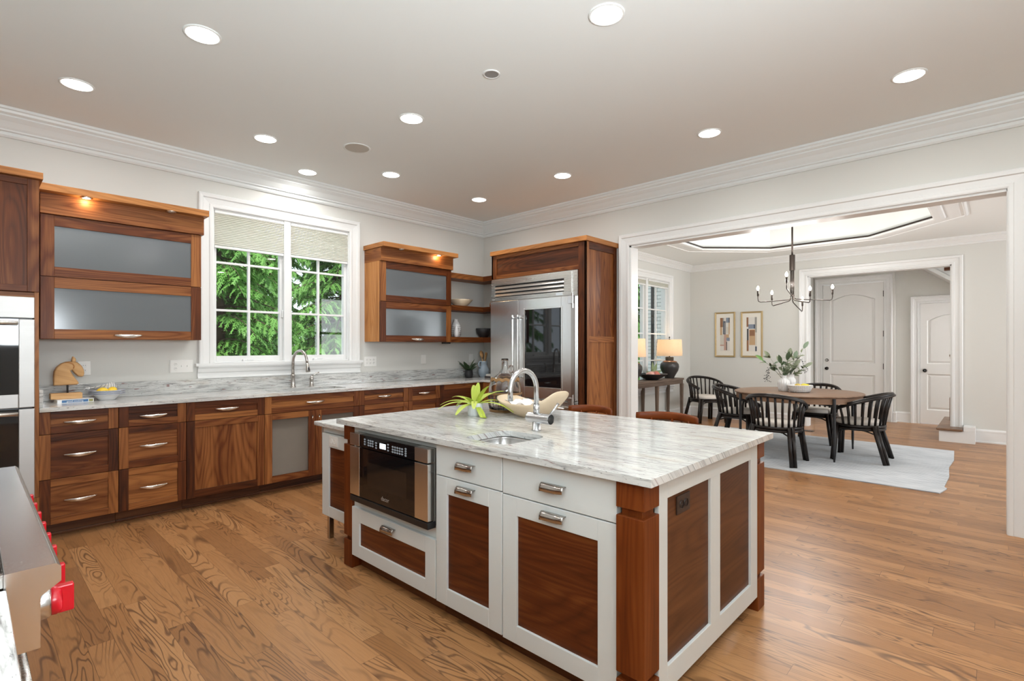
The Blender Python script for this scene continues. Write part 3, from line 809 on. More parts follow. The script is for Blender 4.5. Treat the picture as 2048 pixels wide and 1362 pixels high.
# ---- upper cabinets with lift-up frosted doors
def upper(name, x0, x1, label, lit, side_light):
    YU = -.314; z0, zs, zt = 1.420, 1.882, 2.345
    t = thing(name, label, 'cabinet', (x0, YU, z0), 0, 'walnut wall cabinets with frosted glass doors'); w = x1 - x0
    m = MB(); D = .312
    m.box(0, 0, 0, .018, D, zt - z0, 'z'); obj('side_panel', m, M['walnut_light'] if side_light else M['walnut'], t)
    m = MB(); m.box(w - .018, 0, 0, w, D, zt - z0, 'z'); m.box(.018, 0, 0, w - .018, D, .018, 'x'); m.box(.018, 0, zs - z0 - .009, w - .018, D, zs - z0 + .009, 'x'); m.box(.018, 0, zt - z0 - .018, w - .018, D, zt - z0, 'x'); m.box(.018, D - .01, .018, w - .018, D, zt - z0 - .018, 'z')
    obj('body', m, M['walnut'], t)
    for k, (a, b_) in enumerate(((0, zs - z0), (zs - z0 + .003, zt - z0 - .002))):
        m = MB(); frame_panel(m, .001, w - .001, a + .001, b_ - .001, st=.078, rt=.080, rb=.073, pg=None); d = obj('door', m, M['walnut'], t, bevel=.0015)
        m = MB(); m.box(.074, -.012, a + .069, w - .074, -.007, b_ - .076); obj('glass', m, M['frost'], d, label='frosted glass pane')
        if k == 0: handle(d, w / 2, .038)
    m = MB(); m.box(-.002, -.040, zt - z0, w + .016, D, 2.497 - z0, 'x'); obj('valance', m, M['walnut'], t, bevel=.0015)
    m = MB(); m.box(-.018, -.120, 2.497 - z0, w + .034, D, 2.549 - z0, 'x'); obj('crown', m, M['walnut_light'], t, bevel=.003)
    for px, on in lit:
        m = MB(); m.lathe([(.036, 0), (.036, -.006), (.026, -.007)], (px - x0, -.082, 2.497 - z0), 20); p = obj('puck_light', m, M['nickel'], t)
        m = MB(); m.lathe([(.026, -.0055), (0, -.0055)], (px - x0, -.082, 2.497 - z0), 20); obj('lens', m, M['puck'] if on else M['plate'], p)
        if on: light('puck_lamp', 'POINT', (px - x0, -.082, 2.497 - z0 - .022), (0, 0, 0), 1.6, (1, .74, .45), .02, parent=t)
    return t
upper('wall_cabinet', -4.803, -3.752, 'wide walnut wall cabinet with two frosted lift-up doors left of the window', ((-4.547, True), (-3.993, False)), False)
upper('wall_cabinet', -1.943, -.893, 'walnut wall cabinet with two frosted lift-up doors right of the window', ((-1.146, True), (-1.699, False)), True)
m = MB(); m.box(-.985, -.330, 1.398, -.90, -.25, 1.4185); tag(obj('cabinet_light', m, M['black'], bevel=.003), 'small black box under the right end of the right wall cabinet', 'under-cabinet light')
# floating L-shelves in the corner
for z, lab in ((1.420, 'lowest walnut corner shelf, with the black bowl'), (1.838, 'middle walnut corner shelf, with the shallow wooden bowl'), (2.262, 'empty top walnut corner shelf beside the refrigerator surround')):
    t = thing('corner_shelf', lab, 'shelf', (-.12, -.12, z), 0, 'floating walnut corner shelves')
    m = MB(); m.box(-.892, -.262, 0, -.002, -.002, .070, 'x'); obj('back_board', m, M['walnut'], t, (.12, .12, 0), bevel=.002)
    m = MB(); m.box(-.262, -.796, 0, -.002, -.263, .070, 'y'); obj('side_board', m, M['walnut'], t, (.12, .12, 0), bevel=.002)

# ---- refrigerator surround and refrigerator (local x runs to the right along the wall, front at y = 0)
FL = (-.62, -.800)
t = thing('refrigerator_surround', 'tall walnut surround built round the steel refrigerator', 'cabinet', (*FL, 0), radians(-90)); w = 1.438
m = MB(); m.box(0, 0, 0, .022, .618, 2.50, 'z'); obj('side_panel', m, M['walnut'], t)
m = MB(); frame_panel(m, 0, w, 2.205, 2.50, st=.098, stl=.085, rt=.045, rb=.045, th=.001, rec=.0, pg=None, y=.02)
m.box(.0, .0, 2.205, .085, .02, 2.50, 'z'); m.box(1.34, 0, 0, w, .02, 2.50, 'z'); m.box(.085, 0, 2.205, 1.34, .02, 2.252, 'x'); m.box(.085, 0, 2.455, 1.34, .02, 2.50, 'x'); m.box(.0, 0, 0, .012, .02, 2.205)
obj('face_frame', m, M['walnut'], t, bevel=.0015)
m = MB(); m.box(.083, .010, 2.250, 1.342, .020, 2.457, 'x'); obj('panel', m, M['walnut'], t)
m = MB(); y0 = w
def side(m, a, b_, z0, z1, g, d=0): m.box(y0 - .02, a, z0, y0 + d, b_, z1, g)
side(m, 0, .06, 0, 2.50, 'z'); side(m, .555, .618, 0, 2.50, 'z'); side(m, .06, .555, 2.425, 2.50, 'y'); side(m, .06, .555, 1.41, 1.475, 'y'); side(m, .06, .555, 0, .15, 'y')
side(m, .058, .557, .148, 1.412, 'z', -.012); side(m, .058, .557, 1.473, 2.427, 'z', -.012)
obj('end_panel', m, M['walnut'], t, bevel=.0015)
m = MB(); m.box(-.004, -.028, 2.50, w + .028, .618, 2.552, 'x'); obj('crown', m, M['walnut_light'], t, bevel=.002)
t = thing('refrigerator', 'large built-in stainless refrigerator with a glass right door', 'refrigerator', (*FL, 0), radians(-90))
fx0, fx1 = .024, 1.330
m = MB(); m.box(fx0, .005, .10, fx1, .60, 2.195); m.box(fx0 + .02, .06, 0, fx1 - .02, .58, .10); obj('body', m, M['steel_z'], t)
m = MB()
m.box(fx0 - .008, -.012, 1.925, fx1 + .008, .006, 2.200, 'x'); m.box(fx0, -.030, 1.925, fx1 - .065, -.012, 1.972, 'x'); m.box(fx0, -.030, 2.118, fx1 - .065, -.012, 2.188, 'x')
m.box(fx0, -.030, 1.972, fx0 + .055, -.012, 2.118); m.box(fx1 - .165, -.030, 1.972, fx1 - .065, -.012, 2.118)
for k in range(3):
    z = 1.995 + k * .045; m.add([(fx0 + .055, -.030, z - .012), (fx1 - .165, -.030, z - .012), (fx1 - .165, -.016, z + .018), (fx0 + .055, -.016, z + .018), (fx0 + .055, -.024, z - .014), (fx1 - .165, -.024, z - .014), (fx1 - .165, -.012, z + .012), (fx0 + .055, -.012, z + .012)], [(0, 1, 2, 3), (4, 7, 6, 5), (0, 4, 5, 1), (3, 2, 6, 7)])
g = obj('grille', m, M['steel_x'], t, fix=True, bevel=.0015)
m = MB(); m.box(fx0 + .055, -.0125, 1.972, fx1 - .165, -.0115, 2.118); obj('dark_gap', m, M['black'], g)
m = MB(); m.box(.60, -.034, 2.140, .725, -.029, 2.172); obj('badge', m, M['chrome'], g, bevel=.002); text_part('lettering', 'SUB-ZERO', .020, M['pewter'], g, (.6625, -.0345, 2.156), (radians(90), 0, 0))
m = MB(); m.box(fx0 + .008, -.032, 1.932, fx0 + .075, -.029, 1.960); obj('label_plate', m, M['pewter'], g); text_part('lettering', 'PRO 48', .014, M['plate'], g, (fx0 + .0415, -.0325, 1.946), (radians(90), 0, 0))
m = MB(); m.box(fx1 - .275, -.033, 1.935, fx1 - .185, -.029, 1.965); obj('label_plate', m, M['chrome'], g)
sp = .497
m = MB(); m.box(fx0, -.045, .765, sp - .002, .004, 1.918, 'z'); d = obj('freezer_door', m, M['steel_z'], t, bevel=.004)
def barhandle(par, x):
    m = MB(); m.cyl((x, -.105, 0), .0145, .965, 1.735, 16)
    obj('handle', m, M['steel_z'], par)
    for z in (1.00, 1.70):
        q = MB(); q.rod((x, -.045, z), (x, -.105, z), .009); q.box(x - .016, -.121, z - .012, x + .016, -.09, z + .012); obj('mount', q, M['chrome'], par)
barhandle(d, .455)
m = MB(); gx0, gx1, gz0, gz1 = .596, 1.137, .900, 1.793
m.box(sp + .002, -.045, .765, gx0, .004, 1.918); m.box(gx1, -.045, .765, fx1 - .02, .004, 1.918); m.box(gx0, -.045, .765, gx1, .004, gz0); m.box(gx0, -.045, gz1, gx1, .004, 1.918)
m.box(gx0 - .02, -.050, gz0 - .02, gx0, -.044, gz1 + .02); m.box(gx1, -.050, gz0 - .02, gx1 + .02, -.044, gz1 + .02); m.box(gx0, -.050, gz0 - .02, gx1, -.044, gz0); m.box(gx0, -.050, gz1, gx1, -.044, gz1 + .02)
d = obj('glass_door', m, M['steel_z'], t, bevel=.003)
m = MB(); m.box(gx0, -.040, gz0, gx1, -.030, gz1); obj('glass', m, M['blackglass'], d, label='dark reflective glass pane')
barhandle(d, .540)
for z in (1.83, .72):
    m = MB(); m.box(1.245, -.066, z - .0, 1.300, -.044, z + .085); m.cyl((1.300, -.052, 0), .012, z - .05, z + .12, 12); obj('hinge', m, M['chrome'], d, bevel=.002)
m = MB(); m.box(fx1 - .055, -.048, .80, fx1 - .010, -.044, 1.83); obj('edge_strip', m, M['pewter'], d)
for z0, z1 in ((.438, .758), (.110, .432)):
    m = MB(); m.box(fx0, -.045, z0, fx1 - .02, .004, z1, 'x'); d = obj('drawer', m, M['steel_x'], t, bevel=.004)
    m = MB(); m.rod((.10, -.10, z1 - .07), (1.22, -.10, z1 - .07), .0125)
    for x in (.16, 1.16): m.rod((x, -.045, z1 - .07), (x, -.10, z1 - .07), .008)
    obj('handle', m, M['steel_x'], d)
m = MB(); m.box(fx0 + .01, .05, .005, fx1 - .01, .06, .105); obj('kick_plate', m, M['black'], t)

# ---- oven tower
t = thing('oven_cabinet', 'tall walnut cabinet housing the double wall oven', 'cabinet', (-5.66, -.62, 0)); w = .83
m = MB(); m.box(0, 0, 0, .032, .618, 2.51, 'z'); m.box(w - .024, 0, 0, w, .618, 2.51, 'z'); m.box(0, .56, 0, w, .618, 2.51); m.box(.032, 0, .107, w - .024, .55, .135, 'x'); m.box(.032, 0, 1.70, w - .024, .55, 1.735, 'x'); m.box(.032, 0, 2.48, w - .024, .55, 2.51, 'x')
obj('body', m, M['walnut'], t, bevel=.001)
m = MB(); toe(m, w, .112); obj('toe_kick', m, M['walnut_dark'], t)
m = MB(); frame_panel(m, .0, w, 1.738, 2.508, st=.060, rt=.044, rb=.044, pg='z'); d = obj('door', m, M['walnut'], t, bevel=.0015)
m = MB(); frame_panel(m, .0, w, .110, .325, pg='x'); d = obj('drawer', m, M['walnut'], t, bevel=.0015); handle(d, w / 2, .225)
m = MB(); m.box(-.02, -.055, 2.51, w + .018, .618, 2.556, 'x'); obj('crown', m, M['walnut_light'], t, bevel=.002)
t = thing('double_oven', 'stainless double wall oven with black glass doors', 'oven', (-5.628, -.62, .33)); w = .774
m = MB(); m.box(.01, .0, 0, w - .01, .54, 1.365); obj('body', m, M['black'], t)
m = MB(); m.box(0, -.028, 1.227, w, 0, 1.370, 'x'); c = obj('control_panel', m, M['oven_steel'], t, bevel=.003)
m = MB(); m.box(.20, -.030, 1.25, .57, -.027, 1.345); obj('display', m, M['blackglass'], c)
for z0, z1 in ((.621, 1.218), (.0, .612)):
    m = MB(); b_ = .080; zz = z0 + .092
    m.box(0, -.045, z0, b_, 0, z1); m.box(w - b_, -.045, z0, w, 0, z1); m.box(b_, -.045, z0, w - b_, 0, zz, 'x')
    d = obj('oven_door', m, M['oven_steel'], t, bevel=.004)
    m = MB(); m.box(b_, -.043, zz, w - b_, -.002, z1); obj('door_glass', m, M['blackglass'], d)
    m = MB(); hz = z1 - .028; m.rod((.05, -.088, hz), (w - .084, -.088, hz), .0135, n=14)
    for x in (.12, w - .16): m.rod((x, -.043, hz), (x, -.088, hz), .009)
    obj('handle', m, M['nickel'], d)

# ---- range: stainless, seen end-on at the left
t = thing('range', 'stainless professional range with red knobs along the left wall', 'range', (-5.40, -3.46, 0))
def ob(n, m, mat, par=None, **k): return obj(n, m, mat, par or t, (5.40, 3.46, 0) if par is None else (0, 0, 0), **k)
R0, R1 = -4.068, -2.847
m = MB(); m.box(-5.78, R0 + .004, .09, -5.150, R1 - .004, .905); [m.cyl((x, y, 0), .022, 0, .09, 14) for x in (-5.72, -5.16) for y in (R0 + .06, R1 - .06)]
ob('body', m, M['steel_x'])
m = MB(); m.poly([(-5.130, .930), (-5.055, .930), (-5.047, .922), (-5.047, .893), (-5.078, .871), (-5.078, .770), (-5.130, .770)], R0, R1, 'y'); ob('bullnose_panel', m, M['steel_z'], bevel=.002)
m = MB(); m.box(-5.78, R0, .905, -5.131, R0 + .012, .930); m.box(-5.78, R1 - .012, .905, -5.131, R1, .930); m.box(-5.78, R0, .905, -5.70, R1, .990); m.box(-5.70, R0 + .012, .900, -5.131, R1 - .012, .906); ob('cooktop', m, M['steel_x'])
for k in range(4):
    y0 = R0 + .022 + k * .296; m = MB()
    for j in range(5): m.box(-5.69, y0 + .012 + j * .060, .918, -5.145, y0 + .024 + j * .060, .938)
    for x in (-5.69, -5.42, -5.157): m.box(x, y0, .912, x + .012, y0 + .280, .936)
    for x in (-5.55, -5.29): m.lathe([(0, .935), (.03, .932), (.045, .92), (.05, .906)], (x, y0 + .14, 0), 16)
    ob('grate', m, M['iron'], bevel=.003)
for i, y in enumerate((-3.960, -3.815, -3.655, -3.525, -3.395, -3.260, -3.125, -2.985)):
    m = MB(); m.lathe([(.034, -5.079), (.034, -5.060), (.030, -5.054), (0, -5.054)], (0, y, .818), 24, 'x'); b_ = ob('knob_bezel', m, M['chrome'])
    m = MB(); m.lathe([(.030, -5.054), (.031, -5.046), (.026, -5.038), (.024, -5.036), (0, -5.036)], (0, y, .818), 24, 'x')
    m.box(-5.050, y - .010, .789, -5.016, y + .010, .847)
    ob('knob', m, M['red'], b_, bevel=.003)
for y0, y1 in ((R0 + .01, -3.30), (-3.29, R1 - .01)):
    m = MB(); m.box(-5.150, y0, .16, -5.125, y1, .755); d = ob('oven_door', m, M['steel_x'], bevel=.004)
    m = MB(); m.box(-5.126, y0 + .12, .25, -5.123, y1 - .12, .52); ob('window', m, M['blackglass'], d)
    m = MB(); m.rod((-5.094, y0 + .06, .66), (-5.094, y1 - .06, .66), .011)
    for y in (y0 + .08, y1 - .08): m.rod((-5.13, y, .66), (-5.094, y, .66), .009)
    ob('handle', m, M['steel_x'], d)
m = MB(); m.box(-5.78, R0 + .01, .02, -5.13, R1 - .01, .10); ob('kick_plate', m, M['steel_x'])
t = thing('side_counter', 'white marble topped cabinet at the near end of the range', 'cabinet', (-5.45, -4.45, 0))
m = MB(); m.box(-5.795, -4.86, .10, -5.165, -4.075, .872); m.box(-5.795, -4.86, 0, -5.235, -4.075, .10); obj('body', m, M['walnut'], t, (5.45, 4.45, 0))
m = MB(); m.box(-5.186, -4.855, .11, -5.165, -4.08, .865) if False else frame_panel(m, 0, .775, .11, .865, pg='z'); obj('door', m, M['walnut'], t, (-5.165 + 5.45, 4.45 - 4.86 + .004, 0), (0, 0, radians(90)), bevel=.0015)
m = MB(); m.box(-5.797, -4.87, .873, -5.126, -4.072, .903, 'y'); obj('worktop', m, M['marble'], t, (5.45, 4.45, 0), bevel=.004)
t = thing('side_counter', 'white marble topped cabinet at the far end of the range', 'cabinet', (-5.45, -2.5, 0))
m = MB(); m.box(-5.795, -2.840, .10, -5.165, -1.6, .872); m.box(-5.795, -2.84, 0, -5.235, -1.6, .10); obj('body', m, M['walnut'], t, (5.45, 2.5, 0))
m = MB(); m.box(-5.797, -2.842, .873, -5.126, -1.59, .903, 'y'); obj('worktop', m, M['marble'], t, (5.45, 2.5, 0), bevel=.004)
# ---------------------------------------------------------------- island
IZ = .914
XI = -3.530          # carcass front; door faces stand at -3.551
def ribbon(w=.118):
    m = MB(); rings = []
    prof = [(0, 0), (-.012, .001), (-.021, -.004), (-.026, -.014), (-.027, -.030), (-.0245, -.031), (-.0235, -.015), (-.019, -.007), (-.011, -.002), (0, -.003)]
    for i in range(13):
        t = i / 12; x = (t - .5) * w; wv = .0022 * sin(t * 2 * pi + .6); ta = .003 * (2 * t - 1)
        rings.append([(x, y - (wv if j not in (0, 9) else 0), z + (wv * .8 + ta * (1 if y < -.015 else 0)) * (0 if j in (0, 9) else 1)) for j, (y, z) in enumerate(prof)])
    m.loft(rings)
    return m.mesh('handle', M['pewter'])
RIB = ribbon()
def iunit(name, y0, y1, label, cat='cabinet'):
    return thing(name, label, cat, (XI, y0, 0), radians(-90), 'white island cabinets')
def ibody(t, w, zt=.884, d=1.10):
    m = MB(); m.box(0, 0, .08, .018, d, zt); m.box(w - .018, 0, .08, w, d, zt); m.box(.018, d - .015, .08, w - .018, d, zt); m.box(.018, 0, .08, w - .018, d, .098, 'x')
    obj('body', m, M['cab_white'], t)
    m = MB(); m.box(0, .045, 0, w, .065, .08, 'x'); obj('toe_kick', m, M['walnut_dark'], t)
def white_door(t, w, z0, z1, st=.083, rt=.083, rb=.085, a=.002, b=None, nm='door', pg='x', pm=None):
    b = b if b is not None else w - .002
    m = MB(); frame_panel(m, a, b, z0, z1, st=st, rt=rt, rb=rb, pg=None); d = obj(nm, m, M['cab_white'], t, bevel=.0015)
    m = MB(); m.box(a + st - .002, -.010, z0 + rb - .002, b - st + .002, -.003, z1 - rt + .002, pg); obj('panel', m, pm or M['island_walnut'], d, label='walnut inset panel')
    return d
t = iunit('island_cabinet', -2.555, -3.378, 'white island cabinet with a walnut inset drawer under the microwave'); w = .823; ibody(t, w)
m = MB(); m.box(0, -.002, .846, w, .018, .884, 'x'); m.box(0, -.002, .385, .045, .018, .846); m.box(w - .020, -.002, .385, w, .018, .846); m.box(.045, -.002, .385, w - .02, .018, .444, 'x'); obj('face_frame', m, M['cab_white'], t)
d = white_door(t, w, .087, .384, st=.085, rt=.083, rb=.075, nm='drawer'); obj('handle', RIB, None, d, (w / 2, -.021, .352))
t = iunit('island_cabinet', -3.381, -3.847, 'narrow white island cabinet with walnut inset door and plain drawer'); w = .466; ibody(t, w)
m = MB(); m.box(.002, -.021, .722, w - .002, 0, .880, 'x'); d = obj('drawer', m, M['cab_white'], t, bevel=.002); obj('handle', RIB, None, d, (w / 2, -.021, .808))
d = white_door(t, w, .084, .717, rt=.082, rb=.083); obj('handle', RIB, None, d, (w / 2, -.021, .694))
t = iunit('island_cabinet', -3.849, -4.434, 'wide white island cabinet with walnut inset door and plain drawer'); w = .585; ibody(t, w)
m = MB(); m.box(.002, -.021, .718, w - .002, 0, .880, 'x'); d = obj('drawer', m, M['cab_white'], t, bevel=.002); obj('handle', RIB, None, d, (w / 2, -.021, .808))
d = white_door(t, w, .080, .713, rt=.080, rb=.078); obj('handle', RIB, None, d, (w / 2, -.021, .691))

# end panel facing the camera side
t = thing('island_end_panel', 'white framed island end with two dark walnut panels', 'panel', (-3.450, -4.528, 0))
w = 1.062; Y0 = -.018
m = MB(); m.box(0, Y0, .075, .070, 0, .884); m.box(.470, Y0, .165, .574, 0, .80); m.box(.968, Y0, .075, w, 0, .884); m.box(.07, Y0, .075, .968, 0, .168, 'x'); m.box(.07, Y0, .797, .968, 0, .884, 'x')
obj('frame', m, M['cab_white'], t, bevel=.002)
for a, b in ((.068, .472), (.572, .970)):
    m = MB(); m.box(a, -.006, .166, b, -.001, .80, 'x'); obj('panel', m, M['walnut_dark'], t)
m = MB(); m.box(.02, .05, 0, 1.02, .065, .08, 'x'); obj('toe_kick', m, M['walnut_dark'], t)
def ipost(x0, x1, y0, y1, label):
    t = thing('island_post', label, 'post', ((x0 + x1) / 2, (y0 + y1) / 2, 0), 0, 'walnut island corner posts'); a, b = (x1 - x0) / 2, (y1 - y0) / 2
    g = .016
    for nm, z0, z1 in (('foot', 0, .165), ('shaft', .190, .757), ('head', .785, .884)):
        m = MB(); m.box(-a, -b, z0, a, b, z1, 'z'); obj(nm, m, M['post_walnut'], t, bevel=.003)
    for z0, z1 in ((.165, .190), (.757, .785)):
        m = MB(); m.box(-a + g, -b + g, z0, a - g, b - g, z1); obj('neck', m, M['post_walnut'], t)
ipost(-3.565, -3.452, -4.550, -4.437, 'walnut corner post of the island nearest the camera')
ipost(-3.550, -3.450, -2.552, -2.458, 'walnut corner post of the island left of the microwave')
ipost(-2.388, -2.290, -4.550, -4.452, 'walnut corner post at the dining room end of the island')
ipost(-2.388, -2.290, -2.552, -2.458, 'walnut corner post at the far back of the island')
t = thing('island_worktop', 'large white granite worktop on the island', 'worktop', (-2.9, -3.5, IZ - .03))
IH = (-3.497, -3.182, -3.812, -3.508)
m = MB(); slab(m, -3.592, -2.285, -4.592, -2.440, IZ - .030, IZ, IH, .07, g='y')
obj('slab', m, M['granite'], t, (2.9, 3.5, -(IZ - .03)), merge=True, bevel=.010, seg=4)
basin('prep_sink', 'small undermount steel prep sink in the island worktop', IH, IZ - .031, .17, M['steel_z'])

# lower extension at the far end of the island
t = thing('island_extension', 'lower white cabinet on metal legs at the window end of the island', 'cabinet', (-3.43, -1.955, 0), radians(-90)); w = .495
m = MB(); m.box(0, 0, .17, .018, .98, .80); m.box(.018, .0, .17, w, .98, .19, 'x'); m.box(w - .018, 0, .19, w, .98, .80); m.box(.018, .96, .19, w - .018, .98, .80); m.box(.0, -.001, .760, w, .018, .80, 'x'); obj('body', m, M['cab_white'], t)
d = white_door(t, w, .185, .757, st=.095, rt=.090, rb=.070, a=.018)
for y in (.02, .92):
    for x in (.012, w - .06):
        m = MB(); m.box(x, y, 0, x + .030, y + .035, .17); obj('leg', m, M['pewter'], t, bevel=.002)
m = MB(); m.box(-.062, -.045, .803, w - .002, 1.02, .832, 'y'); obj('worktop', m, M['granite'], t, bevel=.006, seg=3)
m = MB(); m.box(.130, -.027, .680, .245, -.021, .750, 'x'); o = obj('outlet', m, M['plate'], t, bevel=.002)
for x in (.165, .210):
    q = MB(); q.lathe([(0, -.0295), (.016, -.0295), (.017, -.027)], (x, 0, .715), 20, 'y'); r = obj('socket', q, M['plate'], o)

# microwave drawer
t = thing('microwave_drawer', 'black and steel microwave drawer in the island', 'microwave', (XI, -2.600, .44), radians(-90)); w = .760
m = MB(); m.box(.005, -.020, .01, w - .005, .50, .40); obj('body', m, M['pewter'], t)
m = MB(); m.box(0, -.058, 0, w, -.005, .034, 'x'); obj('bottom_trim', m, M['black'], t, bevel=.003)
m = MB(); m.box(.105, -.056, .334, .650, -.010, .406); c = obj('control_panel', m, M['blackglass'], t)
for a, b_ in ((0, .105), (.650, w)):
    m = MB(); m.box(a, -.058, .336, b_, -.010, .406); obj('steel_end', m, M['steel_z'], c, bevel=.002)
M['key'] = emit('key_glow', (.75, .8, .85), .55); M['lcd'] = emit('lcd_glow', (.85, .93, 1), 1.6)
m = MB(); m.box(.322, -.0570, .352, .382, -.0562, .382); obj('display', m, M['lcd'], c, label='lit white display')
def keys(x0, nx, nz, z0=.352, dx=.022, dz=.012):
    for i in range(nx):
        m = MB()
        for j in range(nz):
            m.tube([(x0 + i * dx + .0075 * cos(a), -.0566, z0 + j * dz + .0040 * sin(a)) for a in [2 * pi * k / 10 for k in range(10)]], .0008, 4, True)
            m.box(x0 + i * dx - .003, -.0568, z0 + j * dz - .001, x0 + i * dx + .003, -.0564, z0 + j * dz + .001)
        obj('key_column', m, M['key'], c)
keys(.165, 1, 3, .356, dz=.014); keys(.205, 3, 3, .354, dz=.014); keys(.285, 1, 3, .350, dz=.014); keys(.405, 1, 3, .352, dz=.016); keys(.450, 5, 3, .350, dz=.014); keys(.570, 1, 4, .347)
m = MB(); m.box(.105, -.056, .040, .650, -.012, .328); d = obj('drawer_front', m, M['blackglass'], t)
for a, b_ in ((0, .105), (.650, w)):
    m = MB(); m.box(a, -.058, .040, b_, -.012, .328); obj('steel_side', m, M['steel_z'], d, bevel=.002)
m = MB(); m.box(.19, -.0563, .120, .575, -.0558, .255); obj('window', m, pr('mw_window', (.02, .014, .011), .08), d)
text_part('lettering', 'dacor', .034, pr('mw_logo', (.55, .54, .52), .3, .6), d, (.375, -.0566, .075), (radians(90), 0, 0))

# bar stools on the dining room side: curved low wooden backs
def stool(y, label, w):
    t = thing('bar_stool', label, 'stool', (-1.93, y, 0), 0, 'low-backed wooden bar stools')
    m = MB(); m.loft([[(x * k, yy * k, z) for x, yy in [(.19 * cos(a) * (1 if abs(cos(a)) < .9 else 1), (w / 2 - .01) * sin(a)) for a in [2 * pi * q / 28 for q in range(28)]]] for k, z in ((.94, .635), (1, .640), (1, .665), (.95, .672))]); obj('seat', m, M['post_walnut'], t)
    m = MB(); pts = []; n = 16
    rings = []
    for i in range(n + 1):
        u = -1 + 2 * i / n; x = .205 - .10 * u * u; yy = u * w / 2; zc = .868 - .010 * u * u
        rings.append([(x + .011 * cos(a), yy, zc + .030 * sin(a)) for a in [2 * pi * k / 10 for k in range(10)]])
    m.loft(rings); obj('back_rail', m, M['post_walnut'], t)
    for sx in (-1, 1):
        for sy in (-1, 1):
            m = MB(); m.rod((sx * .14, sy * w * .36, .64), (sx * .19, sy * w * .44, 0), .016, .012); obj('leg', m, M['post_walnut'], t)
    for sy in (-.62, 0, .62):
        m = MB(); m.rod((.165, sy * w / 2 * .9, .66), (.205 - .10 * sy * sy, sy * w / 2, .85), .009, n=8); obj('spindle', m, M['post_walnut'], t)
    m = MB(); z = .22
    for a, b in (((-1, -1), (1, -1)), ((1, -1), (1, 1)), ((1, 1), (-1, 1)), ((-1, 1), (-1, -1))):
        m.rod((a[0] * .173, a[1] * w * .413, z), (b[0] * .173, b[1] * w * .413, z), .009, n=8)
    obj('footrest', m, M['post_walnut'], t)
stool(-3.12, 'wooden bar stool behind the island beside the refrigerator surround', .40)
stool(-3.76, 'wooden bar stool behind the island in front of the wide opening', .46)

# ---------------------------------------------------------------- faucets
t = thing('kitchen_faucet', 'tall gooseneck pull-down faucet behind the window sink', 'faucet', (-2.835, -.095, ZT))
m = MB(); m.lathe([(0, 0), (.030, 0), (.030, .006), (.024, .012), (.021, .05), (.019, .11), (.023, .125), (.023, .135), (.019, .14), (0, .14)], n=20); obj('body', m, M['pewter'], t)
pts = [(0, 0, .135), (0, 0, .26)] + [(.035 * (1 - cos(a)) , -.085 * (1 - cos(a)), .26 + .125 * sin(a)) for a in [pi * k / 12 for k in range(1, 12)]]
m = MB(); m.tube(pts + [(.072, -.172, .24)], [.015] * 2 + [.014] * 12, 12); obj('spout', m, M['pewter'], t)
m = MB(); m.tube([(.071, -.171, .255), (.073, -.176, .225), (.076, -.182, .175), (.077, -.184, .165)], [.015, .017, .023, .020], 14); obj('spray_head', m, M['pewter'], t)
m = MB(); m.box(.066, -.210, .178, .080, -.195, .215); obj('button', m, M['black'], t, bevel=.003)
t = thing('soap_dispenser', 'short pewter dispenser with lever beside the window faucet', 'soap dispenser', (-2.635, -.095, ZT))
m = MB(); m.lathe([(0, 0), (.026, 0), (.026, .006), (.020, .012), (.019, .06), (.022, .075), (.022, .09), (.017, .10), (.010, .115), (0, .118)], n=20); obj('body', m, M['pewter'], t)
m = MB(); m.tube([(0, 0, .108), (.022, -.010, .125), (.055, -.020, .145), (.072, -.026, .150)], [.008, .007, .006, .009], 8); obj('lever', m, M['pewter'], t)
t = thing('prep_faucet', 'modern brushed steel gooseneck faucet on the island', 'faucet', (-3.075, -3.640, IZ))
m = MB(); m.lathe([(0, 0), (.026, 0), (.026, .004), (.022, .006), (.022, .05), (0, .05)], n=24); obj('base', m, M['faucet_steel'], t)
m = MB(); m.lathe([(0, .058), (.0265, .057), (.028, .053), (.028, .053), (.028, -.095), (.028, -.095), (.0265, -.1), (0, -.1)], (0, 0, .066), 28, 'y'); obj('mixer_body', m, M['faucet_steel'], t)
m = MB(); m.lathe([(0, -.101), (.004, -.101), (.004, -.099)], (0, 0, .066), 10, 'y'); obj('set_screw', m, M['black'], t)
m = MB(); R = .102
pts = [(0, 0, .085), (0, 0, .222)] + [(-R * (1 - cos(a)), 0, .222 + R * sin(a)) for a in [pi * k / 20 for k in range(1, 20)]] + [(-2 * R, 0, .222), (-2 * R, 0, .172)]
m.tube(pts, .0135, 16); m.lathe([(.0145, .09), (.0175, .09), (.0175, .14), (.0145, .14)], n=20); obj('spout', m, M['faucet_steel'], t)
m = MB(); m.tube([(.010, -.080, .085), (.040, -.092, .118), (.062, -.100, .145)], [.0055, .0055, .0075], 10); obj('lever', m, M['faucet_steel'], t)

